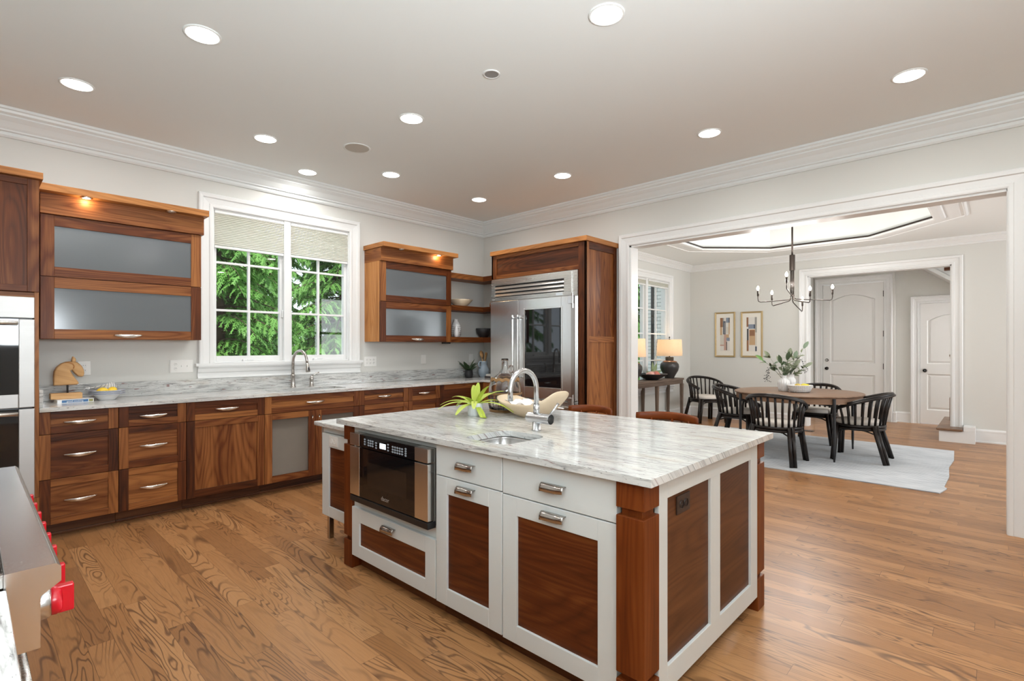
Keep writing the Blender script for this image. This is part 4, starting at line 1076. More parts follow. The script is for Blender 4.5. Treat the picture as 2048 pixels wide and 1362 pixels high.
# ---------------------------------------------------------------- outlets
def outlet(x, z, w, label, kinds, y=0.0, h=.117):
    t = thing('wall_outlet', label, 'outlet', (x, y, z)); m = MB(); m.box(-w / 2, -.006, -h / 2, w / 2, -.0005, h / 2); obj('plate', m, M['plate'], t, bevel=.002)
    n = len(kinds)
    for i, k in enumerate(kinds):
        cx = (i - (n - 1) / 2) * .046
        if k == 'o':
            for cz in (-.020, .020):
                m = MB(); m.lathe([(0, -.0085), (.0145, -.0085), (.0155, -.006)], (cx, 0, cz), 18, 'y'); s = obj('socket', m, M['plate'], t)
                m = MB()
                for dx in (-.006, .006): m.box(cx + dx - .0011, -.0091, cz - .001, cx + dx + .0011, -.0084, cz + .007)
                m.lathe([(0, -.0091), (.0025, -.0091), (.0025, -.0084)], (cx, 0, cz - .008), 8, 'y'); obj('slots', m, M['slot'], s)
        else:
            m = MB(); m.box(cx - .012, -.0095, -.020, cx + .012, -.006, .020) if k == 'd' else m.box(cx - .004, -.014, -.006, cx + .004, -.006, .010); obj('switch', m, M['plate'], t, bevel=.001)
    return t
outlet(-4.512, 1.186, .085, 'white double outlet behind the carved horse head', 'o')
outlet(-3.82, 1.183, .185, 'white plate with one outlet and two switches left of the window', 'oss')
outlet(-1.868, 1.185, .165, 'white wide outlet plate right of the window', 'ooo')
outlet(-1.085, 1.197, .078, 'single white outlet under the right wall cabinet', 'd')
outlet(-.25, 1.20, .078, 'white outlet behind the dark fern on the corner counter', 'd')
t = thing('wall_outlet', 'dark brown outlet on the walnut island end panel', 'outlet', (-3.232, -4.5345, .745)); m = MB(); m.box(-.058, -.006, -.036, .058, -.0005, .036); obj('plate', m, M['plate_brown'], t, bevel=.002)
for cx in (-.020, .020):
    m = MB(); m.lathe([(0, -.0085), (.0155, -.0085), (.0165, -.006)], (cx, 0, 0), 18, 'y'); s = obj('socket', m, M['black'], t)
    m = MB(); m.box(cx - .004, -.0092, -.006, cx + .004, -.0084, -.004); m.box(cx - .004, -.0092, .004, cx + .004, -.0084, .006); obj('slots', m, M['slot'], s)

# ---------------------------------------------------------------- recessed lights, speaker, open hole
DLP = [(-4.275, -2.224, 'left of three in the second row, above the drawer bases'), (-4.672, -1.005, 'leftmost above the wide wall cabinet'), (-3.462, -.999, 'in front of the window, left one'), (-2.846, -.451, 'closest to the window wall, over the sink'),
       (-2.234, -.992, 'in front of the window, right one'), (-2.851, -2.198, 'above the far end of the island, left of the speaker'), (-2.882, -3.957, 'above the near end of the island, brightest'), (-1.037, -5.034, 'rightmost, above the right of the wide opening'),
       (-1.033, -3.743, 'above the middle of the wide opening'), (-1.024, -2.235, 'in front of the refrigerator surround'), (-1.021, -.993, 'nearest the room corner')]
def sc(x, y):   # ceiling sits slightly higher than the first estimate
    k = (ZC - 1.364) / (3.1 - 1.364); return -5.18 + (x + 5.18) * k, -5.44 + (y + 5.44) * k
ml = MB(); ml.lathe([(.096, 0), (.096, -.004), (.090, -.006), (.083, -.006), (.082, -.004)], n=32); ring_me = ml.mesh('trim_ring', M['ceiling'])
ml = MB(); ml.lathe([(.0825, -.005), (.07, -.010), (0, -.012)], n=32); lens_me = ml.mesh('lens', M['dl'])
def downlight(x, y, label, z=ZC, p=7.4):
    t = thing('recessed_light', label, 'ceiling light', (x, y, z), 0, 'recessed ceiling lights')
    obj('trim_ring', ring_me, None, t); obj('lens', lens_me, None, t)
    light('downlight_or_fill', 'AREA', (0, 0, -.018), (0, 0, 0), p, (1, .985, .965), .15, parent=t, spread=radians(165))
for x, y, lab in DLP: downlight(*sc(x, y), 'round recessed ceiling light ' + lab)
for x in (-4.6, -2.85, -1.03):  # unseen fill lamps added behind the camera, without fittings
    for y in (-6.4, -7.8):
        t = light('downlight_or_fill', 'AREA', (x, y, ZC - .012), (0, 0, 0), 7, (1, .985, .965), .15)
x, y = sc(-2.831, -1.37); t = thing('ceiling_speaker', 'round flush speaker grille in the kitchen ceiling', 'speaker', (x, y, ZC))
m = MB(); m.lathe([(.118, 0), (.118, -.004), (.104, -.005), (.102, -.003)], n=36); obj('frame', m, M['ceiling'], t)
m = MB(); m.lathe([(.103, -.004), (.05, -.0055), (0, -.006)], n=36); obj('grille', m, pr('speaker_grille', (.50, .47, .42), .8), t)
x, y = sc(-2.882, -3.099); t = thing('recessed_can', 'small unlit recessed fitting in the ceiling over the island', 'ceiling fitting', (x, y, ZC))
m = MB(); m.lathe([(.056, 0), (.056, -.005), (.046, -.006), (.044, -.003)], n=28); obj('trim_ring', m, M['trim'], t)
m = MB(); m.lathe([(.045, -.0035), (.040, -.0030), (.020, -.0028), (0, -.0028)], n=28); obj('baffle', m, pr('grey_baffle', (.26, .25, .24), .6), t)
# ---------------------------------------------------------------- small things on the wall counter
M['lightwood'] = wood('carved_wood', (.36, .19, .075), (.55, .32, .14), (.70, .45, .23), .6, .15, coat=0)
M['palewood'] = noisy('pale_bowl_wood', (.60, .47, .32), (.72, .59, .43), 6.0, .55)
M['lemon'] = noisy('lemon_peel', (.78, .50, .02), (.86, .60, .05), 60, .45, bump=.15)
M['fern'] = noisy('fern_green', (.30, .42, .03), (.56, .62, .10), 9, .5)
M['leaf_dark'] = noisy('dark_leaf', (.035, .07, .03), (.08, .13, .055), 12, .45)
M['leaf_olive'] = noisy('olive_leaf', (.06, .09, .045), (.22, .24, .14), 7, .5)
M['leaf_green'] = pr('bright_leaf', (.10, .22, .04), .45)
M['bottle'] = pr('clear_bottle_glass', (1, 1, 1), .02, 0, Transmission_Weight=1.0, IOR=1.35)
M['wicker'] = noisy('wicker', (.16, .08, .03), (.33, .18, .07), 40, .7)
M['bluegrey'] = pr('blue_grey_glaze', (.36, .44, .51), .25)
M['napkin'] = None
def stripes():
    m, nt, b = newmat('striped_linen'); u, v = uvxy(nt)
    s = mth(nt, 'GREATER_THAN', mth(nt, 'SINE', mth(nt, 'MULTIPLY', u, 260.0)), .55)
    L(nt, mix(nt, s, (.80, .79, .77), (.40, .42, .46)), b.inputs['Base Color']); b.inputs['Roughness'].default_value = .9
    return m
M['napkin'] = stripes()

def leaf(m, base, d, n, ln, w, fold=.15, droop=.2, seg=5, mi=0):
    d = Vector(d).normalized(); n = Vector(n); s = d.cross(n)
    s = s.normalized() if s.length > 1e-5 else d.orthogonal().normalized(); n = s.cross(d).normalized()
    b = Vector(base); L_ = []; C_ = []; R_ = []
    for i in range(seg + 1):
        t = i / seg; ww = w * (sin(pi * min(1, t * .93 + .05)) ** .8) * .5
        c = b + d * (ln * t) - n * (droop * ln * t * t)
        L_.append(c + s * ww + n * fold * ww); C_.append(c); R_.append(c - s * ww + n * fold * ww)
    vs = L_ + C_ + R_; k = seg + 1; fs = []
    for i in range(seg): fs += [(i, i + 1, k + i + 1, k + i), (k + i, k + i + 1, 2 * k + i + 1, 2 * k + i)]
    m.add(vs, fs, None, True, mi)
def rosette(m, c, r, a0=0):   # an ellipsoid
    pass

t = thing('cookbook', 'thin blue and white cookbook lying under the carved horse', 'book', (-4.605, -.245, ZT), radians(4))
m = MB(); m.box(-.108, -.075, 0, .108, .075, .0025); m.box(-.108, -.075, .0225, .108, .075, .025); m.box(-.108, -.0755, .0, .108, -.073, .025); obj('cover', m, pr('book_white', (.78, .79, .80), .4), t)
m = MB(); m.box(-.104, -.072, .0025, .106, .072, .0225); obj('pages', m, pr('paper', (.80, .77, .70), .8), t)
m = MB(); m.box(-.082, -.0765, .003, .074, -.0752, .022); s = obj('spine_band', m, pr('book_blue', (.05, .15, .32), .4), t, label='blue band on the spine')
m = MB(); m.box(.078, -.0765, .003, .104, -.0752, .022); obj('spine_patch', m, pr('book_olive', (.28, .27, .10), .4), t)
text_part('lettering', 'good cooking', .018, M['plate'], s, (-.005, -.0768, .0125), (radians(90), 0, 0))
t = thing('horse_sculpture', 'carved light wood horse head on a small block stand', 'sculpture', (-4.640, -.200, ZT + .0255), radians(0))
m = MB(); m.box(-.098, -.052, 0, .088, .052, .044, 'x'); obj('base', m, M['lightwood'], t, bevel=.004)
m = MB(); m.rod((.004, 0, .044), (.004, 0, .135), .0065); obj('rod', m, M['iron'], t)
pts = [(365, 772), (365, 560), (375, 450), (420, 350), (500, 270), (580, 235), (660, 225), (720, 232), (780, 245), (830, 290), (875, 350), (905, 430), (914, 515), (898, 575), (860, 592), (800, 578), (745, 510), (690, 432), (660, 440), (692, 520), (742, 605), (800, 700), (815, 745), (780, 772)]
def pp(p): return ((p[0] - 605) * .000333, (772 - p[1]) * .000333 + .105)
P_ = [pp(p) for p in pts]; n_ = len(P_)
def inset(d):
    o = []
    for i in range(n_):
        a, b, c = Vector(P_[i - 1]), Vector(P_[i]), Vector(P_[(i + 1) % n_])
        e1 = (b - a).normalized(); e2 = (c - b).normalized(); nn = Vector((e1.y, -e1.x)) + Vector((e2.y, -e2.x))
        nn = nn.normalized() if nn.length > 1e-6 else Vector((0, 0)); o.append((b.x + nn.x * d, b.y + nn.y * d))
    return o
m = MB()
rings = [[(x, y, z) for x, z in inset(d)] for d, y in ((.010, -.034), (.004, -.030), (0, -.018), (0, .018), (.004, .030), (.010, .034))]
m.loft(rings, smooth=True); obj('head', m, M['lightwood'], t)
for sy in (-1, 1):
    m = MB(); m.loft([[(.036 + .012 * cos(a) * k + dx, sy * .015 + .008 * sin(a) * k, z) for a in [2 * pi * q / 10 for q in range(10)]] for k, dx, z in ((1, 0, .275), (1.1, .004, .292), (.9, .004, .310), (.3, 0, .324))]); obj('ear', m, M['lightwood'], t)
m = MB(); m.tube([(-.012, -.036, .282), (.015, -.037, .277), (.032, -.037, .268), (.040, -.036, .250), (.036, -.036, .232)], .0035, 8); obj('jaw_ridge', m, M['walnut_light'], t)
for sy in (-1, 1):
    m = MB(); m.lathe([(0, -.003), (.004, -.002), (.005, 0), (.004, .002), (0, .003)], (.066, sy * .033, .258), 12, 'y'); obj('eye', m, M['walnut_dark'], t)
def plate_bowl(z, lab, r=.118):
    t = thing('pasta_bowl', lab, 'bowl', (-4.397, -.225, ZT + z), 0, 'stacked white pasta bowls')
    m = MB(); k = r / .118
    m.lathe([(0, .004), (.048 * k, .004), (.050 * k, 0), (.054 * k, 0), (.058 * k, .008), (.085 * k, .036), (.094 * k, .042), (.118 * k, .049), (.118 * k, .052), (.093 * k, .046), (.082 * k, .040), (.055 * k, .012), (0, .009)], n=48); obj('body', m, M['ceramic'], t)
    m = MB(); m.lathe([(.1175 * k, .0490), (.1195 * k, .0505), (.1175 * k, .0525)], n=48); obj('rim_line', m, pr('blue_rim', (.20, .24, .38), .3), t)
plate_bowl(0, 'lowest white pasta bowl of the stack with lemons'); plate_bowl(.0135, 'middle white pasta bowl of the stack'); plate_bowl(.027, 'top white pasta bowl holding the lemons')
m = MB(); rows = []
for i in range(9):
    u = i / 8
    rows.append([(-.115 + .20 * v - .03 * u, .045 + .025 * sin(v * 7) - .02 * u + .03 * v, .082 + (.012 + .055 * v) * u + .012 * sin(v * 9 + u * 2) * (1 - u) + .008 * sin(u * 5)) for v in [q / 14 for q in range(15)]])
m.loft(rows, closed_ring=False, cap=False)
m.uv = [[(m.v[k][0] + m.v[k][1] * .5, m.v[k][2]) for k in f] for f in m.f]
t = obj('napkin', m, M['napkin'], None, (-4.397, -.225, ZT)); sd = t.modifiers.new('s', 'SOLIDIFY'); sd.thickness = .002; tag(t, 'folded striped linen napkin tucked behind the lemons in the bowls', 'napkin')
def ellipsoid_lemon(loc, rz, tilt, lab, k=1, mat='lemon', grp='lemons in the white bowl'):
    m = MB(); m.lathe([(0, -.046), (.006, -.043), (.012, -.037), (.024, -.026), (.030, -.010), (.031, .004), (.027, .020), (.017, .033), (.008, .039), (.005, .044), (0, .046)], n=20)
    t = obj('lemon', m, M[mat], None, loc, (radians(tilt), radians(80), rz)); t.scale = (k, k, k); return tag(t, lab, 'lemon', grp)
ellipsoid_lemon((-4.430, -.245, ZT + .070), .3, 10, 'left yellow lemon in the white pasta bowl'); ellipsoid_lemon((-4.363, -.228, ZT + .071), 1.2, 20, 'right yellow lemon in the white pasta bowl')

# corner of the counter
t = thing('potted_fern', 'small dark fern in a black pot in the counter corner', 'plant', (-.455, -.185, ZT))
m = MB(); m.lathe([(0, 0), (.044, 0), (.050, .006), (.058, .05), (.052, .095), (.046, .108), (.042, .108), (.047, .09), (0, .085)], n=28); obj('pot', m, M['iron'], t)
m = MB(); random.seed(3)
def frond(m, base, az, el, ln, w, n=12, droop=.6, seg_w=.018, z0=(0, 0, 1)):
    pts = []; p = Vector(base); d = Vector((cos(az) * cos(el), sin(az) * cos(el), sin(el)))
    for i in range(n + 1):
        pts.append(p.copy()); d = (d + Vector((0, 0, -droop / n))).normalized(); p = p + d * (ln / n)
    m.tube(pts, [.0022 * (1 - .7 * i / n) for i in range(n + 1)], 5)
    for i in range(1, n + 1):
        t = i / n; a = (pts[i] - pts[i - 1]).normalized(); sd = a.cross(Vector((0, 0, 1)))
        sd = sd.normalized() if sd.length > 1e-4 else Vector((1, 0, 0)); up = sd.cross(a)
        l = w * (sin(pi * min(1, .12 + .85 * t)) ** .7) + .004
        for s in (-1, 1):
            leaf(m, pts[i], sd * s + a * .35, up, l, seg_w, .1, .15, 3)
            leaf(m, (pts[i] + pts[i - 1]) / 2, sd * s + a * .35, up, l, seg_w, .1, .15, 3)
for k in range(11): frond(m, (random.uniform(-.02, .02), random.uniform(-.02, .02), .085), k * 2 * pi / 11 + random.uniform(-.2, .2), random.uniform(.7, 1.3), random.uniform(.15, .20) * (1 if cos(k * 2 * pi / 11) > -2 else 1), .035, 8, .9)
for k in range(len(m.v)):     # keep clear of the wall behind
    x, y, z = m.v[k]; m.v[k] = (x, min(y, .12 + .2 * (y - .12)) if y > .12 else y, max(z, .012))
obj('fronds', m, M['leaf_dark'], t)
t = thing('pitcher', 'pale blue grey pitcher holding wooden utensils', 'pitcher', (-.175, -.185, ZT))
m = MB(); m.lathe([(0, 0), (.048, 0), (.052, .004), (.072, .04), (.079, .075), (.072, .115), (.052, .155), (.047, .175), (.054, .205), (.060, .222), (.056, .222), (.043, .175), (.046, .155), (.065, .115), (0, .02)], n=36); obj('body', m, M['bluegrey'], t)
m = MB(); m.tube([(-.052, 0, .205), (-.085, -.004, .215), (-.105, -.008, .195), (-.100, -.008, .155), (-.070, -.004, .125)], [.008, .009, .009, .008, .007], 10, flat=1.3); obj('handle', m, M['bluegrey'], t)
for i, (dx, dy, rr, lab) in enumerate(((-.052, -.012, .034, 'round wooden spoon leaning left in the blue grey pitcher'), (-.012, .020, .030, 'wooden spoon standing upright in the middle of the pitcher'), (.024, -.018, .022, 'wooden spatula standing in the pitcher'), (.048, .010, .024, 'wooden spatula leaning right in the pitcher'))):
    top = Vector((-.175 + dx * 1.25, -.185 + dy, ZT + .37 - .012 * i)); bot = Vector((-.175 - dx * .4, -.185 - dy * .4, ZT + .03)); d = (top - bot).normalized()
    m = MB(); m.tube([bot, bot + d * .24], [.006, .006], 8)
    if rr > .028: m.loft([[(p + Vector((rr * k * cos(a), .008 * sin(a), 0))) for a in [2 * pi * q / 14 for q in range(14)]] for k, p in [(.2, top - d * .105), (.75, top - d * .085), (1, top - d * .05), (.8, top - d * .02), (.2, top)]])
    else: m.loft([[(p + Vector((rr * k * cos(a), .005 * sin(a), 0))) for a in [2 * pi * q / 14 for q in range(14)]] for k, p in [(.3, top - d * .115), (.85, top - d * .09), (1.1, top - d * .01), (1.0, top)]])
    tag(obj('wooden_utensil', m, M['table'] if i % 2 else M['lightwood']), lab, 'utensil', 'wooden utensils in the pitcher')
for z, c, lab in ((0, (.06, .05, .05), 'dark book lying flat at the bottom, beside the refrigerator surround'), (.026, (.62, .60, .56), 'pale book lying on the dark book beside the refrigerator surround')):
    t = thing('book', lab, 'book', (-.235, -.40 - z, ZT + z)); m = MB(); m.box(-.075, -.055, 0, .075, .055, .003); m.box(-.075, -.055, .022, .075, .055, .0255); m.box(-.0755, -.055, 0, -.072, .055, .0255); obj('cover', m, pr('book_cover', c, .6), t)
    m = MB(); m.box(-.072, -.052, .003, .072, .052, .022); obj('pages', m, M['mat_board'], t)
m = MB(); m.lathe([(0, 0), (.022, 0), (.028, .02), (.024, .05), (.014, .065), (.016, .075), (.012, .075), (0, .06)], n=20); tag(obj('bud_vase', m, M['ceramic'], None, (-.225, -.43, ZT + .0525)), 'tiny white vase standing on the two books beside the refrigerator', 'vase')
# corner shelves
m = MB(); m.lathe([(0, 0), (.075, 0), (.078, .004), (.165, .088), (.160, .090), (.076, .012), (0, .010)], n=48); tag(obj('wooden_bowl', m, M['palewood'], None, (-.555, -.135, 1.9085), bevel=0), 'shallow pale wooden bowl on the middle corner shelf', 'bowl')
m = MB(); m.scale = 1; m.lathe([(0, 0), (.040, 0), (.040, .005), (.055, .012), (.062, .06), (.066, .12), (.055, .17), (.040, .20), (.030, .208), (.024, .225), (.027, .236), (.020, .243), (0, .243)], n=28); t = thing('ceramic_jar', 'white ceramic jar with dark ribbed bands on the lowest corner shelf', 'jar', (-.620, -.110, 1.4905)); obj('body', m, M['ceramic'], t)
for k in range(7):
    z = .035 + k * .026; r = .0625 + .004 * sin(pi * min(1, z / .2)) - max(0, z - .13) * .35
    m = MB(); m.tube([(r * cos(a), r * sin(a), z) for a in [2 * pi * q / 28 for q in range(28)]], .0022, 5, True); obj('band', m, pr('jar_band', (.20, .16, .16), .5), t)
t = thing('small_jug', 'small white jug beside the banded jar on the lowest corner shelf', 'jug', (-.690, -.195, 1.4905))
m = MB(); m.lathe([(0, 0), (.024, 0), (.030, .02), (.034, .055), (.026, .095), (.022, .115), (.028, .135), (.024, .135), (.018, .115), (0, .05)], n=24); obj('body', m, M['ceramic'], t)
m = MB(); m.tube([(.024, 0, .125), (.050, 0, .12), (.054, 0, .09), (.034, 0, .065)], .006, 8); obj('handle', m, M['ceramic'], t)
m = MB(); m.lathe([(0, 0), (.055, 0), (.058, .004), (.092, .06), (.108, .128), (.104, .130), (.086, .062), (0, .012)], n=40); tag(obj('black_bowl', m, M['iron'], None, (-.145, -.150, 1.4905)), 'deep black bowl on the lowest corner shelf', 'bowl')
m = MB(); m.lathe([(0, 0), (.028, 0), (.036, .03), (.030, .055), (.022, .062), (.026, .075), (.022, .075), (0, .05)], n=20); tag(obj('copper_pot', m, pr('copper', (.62, .30, .18), .25, .9), None, (-.17, -.345, 1.9085)), 'little copper pot on the middle corner shelf beside the refrigerator surround', 'pot')

# ---------------------------------------------------------------- things on the island
t = thing('potted_plant', 'bright green fern in a ribbed pale grey pot on the island', 'plant', (-2.900, -2.965, IZ))
m = MB(); m.lathe([(0, 0), (.044, 0), (.046, .003), (.049, .083), (.045, .084), (.043, .07), (0, .068)], n=96, rib=(.022, 24)); obj('pot', m, pr('ribbed_pot', (.60, .63, .64), .5), t)
m = MB(); random.seed(8); FR = ((-1.2, .45, .27), (-.75, .95, .20), (-1.9, -.15, .20), (2.6, .5, .24), (2.1, .55, .24), (1.7, .75, .20), (1.35, .45, .26), (.9, 1.15, .17), (-2.35, .6, .25), (-2.9, .9, .16), (.2, .8, .22), (-.2, .5, .26), (3.4, .4, .22), (-1.55, 1.2, .17), (.55, 1.35, .15))
for az, el, ln in FR: frond(m, (.012 * cos(az), .012 * sin(az), .07), az, el, ln, .021, 18, 1.15, .0075)
for k in range(len(m.v)):
    x, y, z = m.v[k]; m.v[k] = (x, y, max(z, .004))
obj('fronds', m, M['fern'], t)
t = thing('demijohn', 'clear glass demijohn with a wicker wire basket on the island', 'bottle', (-2.600, -2.945, IZ))
m = MB(); m.lathe([(0, .006), (.085, .006), (.098, .012), (.108, .05), (.113, .11), (.110, .17), (.095, .215), (.070, .243), (.042, .262), (.030, .29), (.022, .345), (.024, .350), (.025, .364), (.021, .366), (.018, .345), (.026, .29), (.038, .264), (.066, .240), (.091, .212), (.105, .17), (.108, .11), (.103, .05), (.093, .018), (0, .012)], n=48); obj('glass_body', m, M['bottle'], t)
m = MB(); m.tube([(.008, -.052 + .024 * cos(a), .292 + .024 * sin(a)) for a in [2 * pi * q / 24 for q in range(24)]], .006, 8, True); obj('ring_handle', m, M['bottle'], t)
def ringtube(m, r, z, th, wob=0, n=40): m.tube([(r * cos(a), r * sin(a), z + wob * sin(a * 13)) for a in [2 * pi * q / n for q in range(n)]], th, 6, True)
m = MB(); ringtube(m, .096, .222, .006, .004, 80); ringtube(m, .098, .216, .005, .005, 80); ringtube(m, .094, .229, .004, .004, 80); obj('wicker_collar', m, M['wicker'], t)
m = MB(); ringtube(m, .1175, .128, .004); ringtube(m, .1175, .121, .003); obj('wicker_band', m, M['wicker'], t)
m = MB(); ringtube(m, .104, .005, .005); ringtube(m, .106, .014, .004); ringtube(m, .113, .05, .0025); ringtube(m, .116, .085, .0025); obj('basket_rings', m, M['wicker'], t)
for k in range(18):
    a = 2 * pi * k / 18; m = MB(); m.tube([((r) * cos(a), r * sin(a), z) for r, z in ((.104, .008), (.113, .05), (.1175, .10), (.1175, .124))], .0022, 6); obj('basket_wire', m, M['iron'], t)
for k in range(8):
    a = 2 * pi * k / 8 + .2; m = MB(); m.tube([(r * cos(a), r * sin(a), z) for r, z in ((.1175, .124), (.114, .17), (.098, .218))], .0016, 5); obj('basket_cord', m, M['wicker'], t)
t = thing('serving_bowl', 'large pale wooden boat-shaped bowl on the island', 'bowl', (-2.700, -3.275, IZ))
m = MB(); rings = []; N = 48
def bring(f, zf, th=0):
    o = []
    for k in range(N):
        a = 2 * pi * k / N; ca, sa = cos(a), sin(a)
        up = .088 + (.040 if sa > 0 else .088) * abs(sa) ** 2.0; ca = abs(ca) ** .62 * (1 if ca > 0 else -1); sa = abs(sa) ** .62 * (1 if sa > 0 else -1)
        o.append(((.140 * f - th * (f > .3)) * ca, (.240 * f * (1 - .10 * (1 - f)) - th * (f > .3)) * sa - (.012 if sa < 0 else 0) * f, max(.0, up * zf) + th * .6 * (f < .95)))
    return o
m.loft([bring(.0, .03), bring(.28, 0), bring(.36, .0), bring(.40, .05), bring(.60, .25), bring(.80, .55), bring(.93, .82), bring(1.0, 1.0), bring(.985, 1.02, .004), bring(.90, .80, .010), bring(.76, .55, .010), bring(.55, .28, .010), bring(.3, .12, .010), bring(.0, .10, .010)])
obj('bowl', m, M['palewood'], t)
m = MB(); rows = []
for i in range(13):
    u = -1 + 2 * i / 12
    rows.append([(v * (.086 - .01 * abs(u)), u * .13 + .02 + .012 * sin(v * 5), .060 + .022 * v * v + .028 * u * u + .012 * sin(u * 7 + v * 4) + .006 * sin(v * 11 + u * 3)) for v in [-1 + 2 * q / 12 for q in range(13)]])
m.loft(rows, closed_ring=False, cap=False); o = tag(obj('linen_cloth', m, pr('white_linen', (.82, .81, .80), .9), None, (-2.700, -3.275, IZ)), 'white linen cloth crumpled inside the boat-shaped bowl', 'cloth'); sd = o.modifiers.new('s', 'SOLIDIFY'); sd.thickness = .003
# ---------------------------------------------------------------- dining room
m = MB(); pts = [(1.0, -5.06), (1.24, -5.10), (1.30, -5.075), (1.85, -5.085), (2.4, -5.055), (2.9, -5.075), (3.62, -5.045), (3.62, -1.95), (1.0, -1.95)]
m.poly(pts, .0008, .010, 'z'); tag(obj('rug', m, M['rug'], bevel=.003), 'large pale grey woven rug with dashed lines under the dining table', 'rug')
TC = (2.32, -3.53); TZ = .775
t = thing('dining_table', 'oval brown wooden dining table on slim black legs', 'table', (*TC, .010))
def sup(r, z, e=2.15, ax=1.0, ay=1.0):
    return [(r * ax * (abs(cos(a)) ** (2 / e)) * (1 if cos(a) > 0 else -1), r * ay * (abs(sin(a)) ** (2 / e)) * (1 if sin(a) > 0 else -1), z) for a in [2 * pi * q / 72 for q in range(72)]]
h = TZ - .010
m = MB(); m.loft([sup(.70, h - .028), sup(.738, h - .022), sup(.745, h - .012), sup(.740, h - .003), sup(.730, h)], smooth=True)
m.uv = [[(m.v[k][1], m.v[k][0] + m.v[k][2]) for k in f] for f in m.f]
obj('tabletop', m, M['table'], t)
m = MB(); m.loft([sup(.722, h - .095), sup(.722, h - .028)], cap=False); m.loft([sup(.700, h - .095), sup(.700, h - .028)], cap=False)
m.loft([sup(.700, h - .095), sup(.722, h - .095)], cap=False, smooth=False)
m.uv = [[(m.v[k][1] + m.v[k][0], m.v[k][2]) for k in f] for f in m.f]; obj('apron', m, M['table'], t)
for sx in (-1, 1):
    for sy in (-1, 1):
        m = MB(); x, y = sx * .532, sy * .532; m.tube([(x, y, h - .03), (x, y, h - .09), (x, y, .15), (x, y, 0)], [.018, .018, .015, .010], 12)
        m.rod((x, y, h - .115), (sx * .40, sy * .40, h - .115), .010); obj('leg', m, M['iron'], t)
m = MB()
for s in (-1, 1): m.rod((-.40 * s, -.40, h - .115), (.40 * s, .40, h - .115), .012)
obj('crossbar', m, M['iron'], t)

def chair(loc, rz, label):
    t = thing('dining_chair', label, 'chair', loc, rz, 'black rattan barrel chairs'); r = M['ratt']
    SH = .415
    def ring(a, rx, ry, z): return (rx * sin(a), -ry * cos(a), z)     # a = 0 at the back
    A = [radians(-180 + 360 * i / 40) for i in range(40)]
    m = MB()
    for z, rr in ((SH, .018), (SH - .034, .016)): m.tube([ring(a, .262, .262 if cos(a) > 0 else .245, z) for a in A], rr, 8, True)
    obj('seat_frame', m, r, t)
    m = MB(); m.loft([[(.235 * k * sin(a), -.232 * k * cos(a), z) for a in A] for k, z in ((.96, SH - .005), (1, SH + .012), (1, SH + .045), (.95, SH + .062), (.6, SH + .070), (0.02, SH + .072))]); obj('cushion', m, M['cushion'], t)
    lim = radians(128)
    def rail(a):
        q = abs(a) / lim; z = .800 - .185 * q ** 1.9
        return Vector((.300 * sin(a), -.305 * cos(a) - .030 * (1 - q) , z))
    n = 36; ra = [-lim + 2 * lim * i / n for i in range(n + 1)]
    m = MB(); m.tube([rail(a) for a in ra], .019, 8); m.tube([rail(a) + Vector((.020 * sin(a), -.020 * cos(a), -.016)) for a in ra], .014, 8); obj('top_rail', m, r, t)
    for i in range(17):
        a = radians(-120 + 240 * i / 16); b = Vector(ring(a, .258, .258 if cos(a) > 0 else .242, SH)); c = rail(a)
        mid = (b + c) / 2 + Vector((.008 * sin(a), -.008 * cos(a), 0)) * (-1)
        m = MB(); m.tube([b, mid, c], [.0135, .014, .0135], 6); obj('slat', m, r, t)
    for sx in (-1, 1):
        for back in (0, 1):
            top = Vector((sx * .205, -.185 if back else .200, SH + .01)); bot = Vector((sx * .262, -.300 if back else .225, 0))
            m = MB(); off = Vector((sx * .017, .012 if back else -.012, 0)); m.tube([top + off, bot + off], [.022, .020], 8); m.tube([top - off, bot - off], [.022, .020], 8); obj('leg', m, r, t)
            for d in (Vector((-sx * .15, 0, 0)), Vector((0, .15 if back else -.15, 0))):
                p = top.lerp(bot, .42); q = Vector((top.x, top.y, SH - .045)) + d
                m = MB(); m.tube([p, p + Vector((0, 0, .075)) + d * .10, q - d * .45 + Vector((0, 0, -.010)), q], [.009] * 4, 6); obj('brace', m, r, t)
    return t
chair((1.440, -3.535, .010), radians(-90), 'black rattan chair on the near side of the table with its back to the kitchen')
c0 = bpy.data.objects['dining_chair']
copy_tree(c0, (2.245, -4.225, .010), radians(2), 'black rattan chair at the right end of the table, seen from its side')
copy_tree(c0, (2.300, -2.800, .010), radians(180), 'black rattan chair at the left end of the table, next to the corner chair')
copy_tree(c0, (3.130, -3.560, .010), radians(90), 'black rattan chair on the far side of the table below the foyer opening')
copy_tree(c0, (4.07, -1.590, 0), radians(143), 'black rattan chair standing alone in the corner beside the console table')

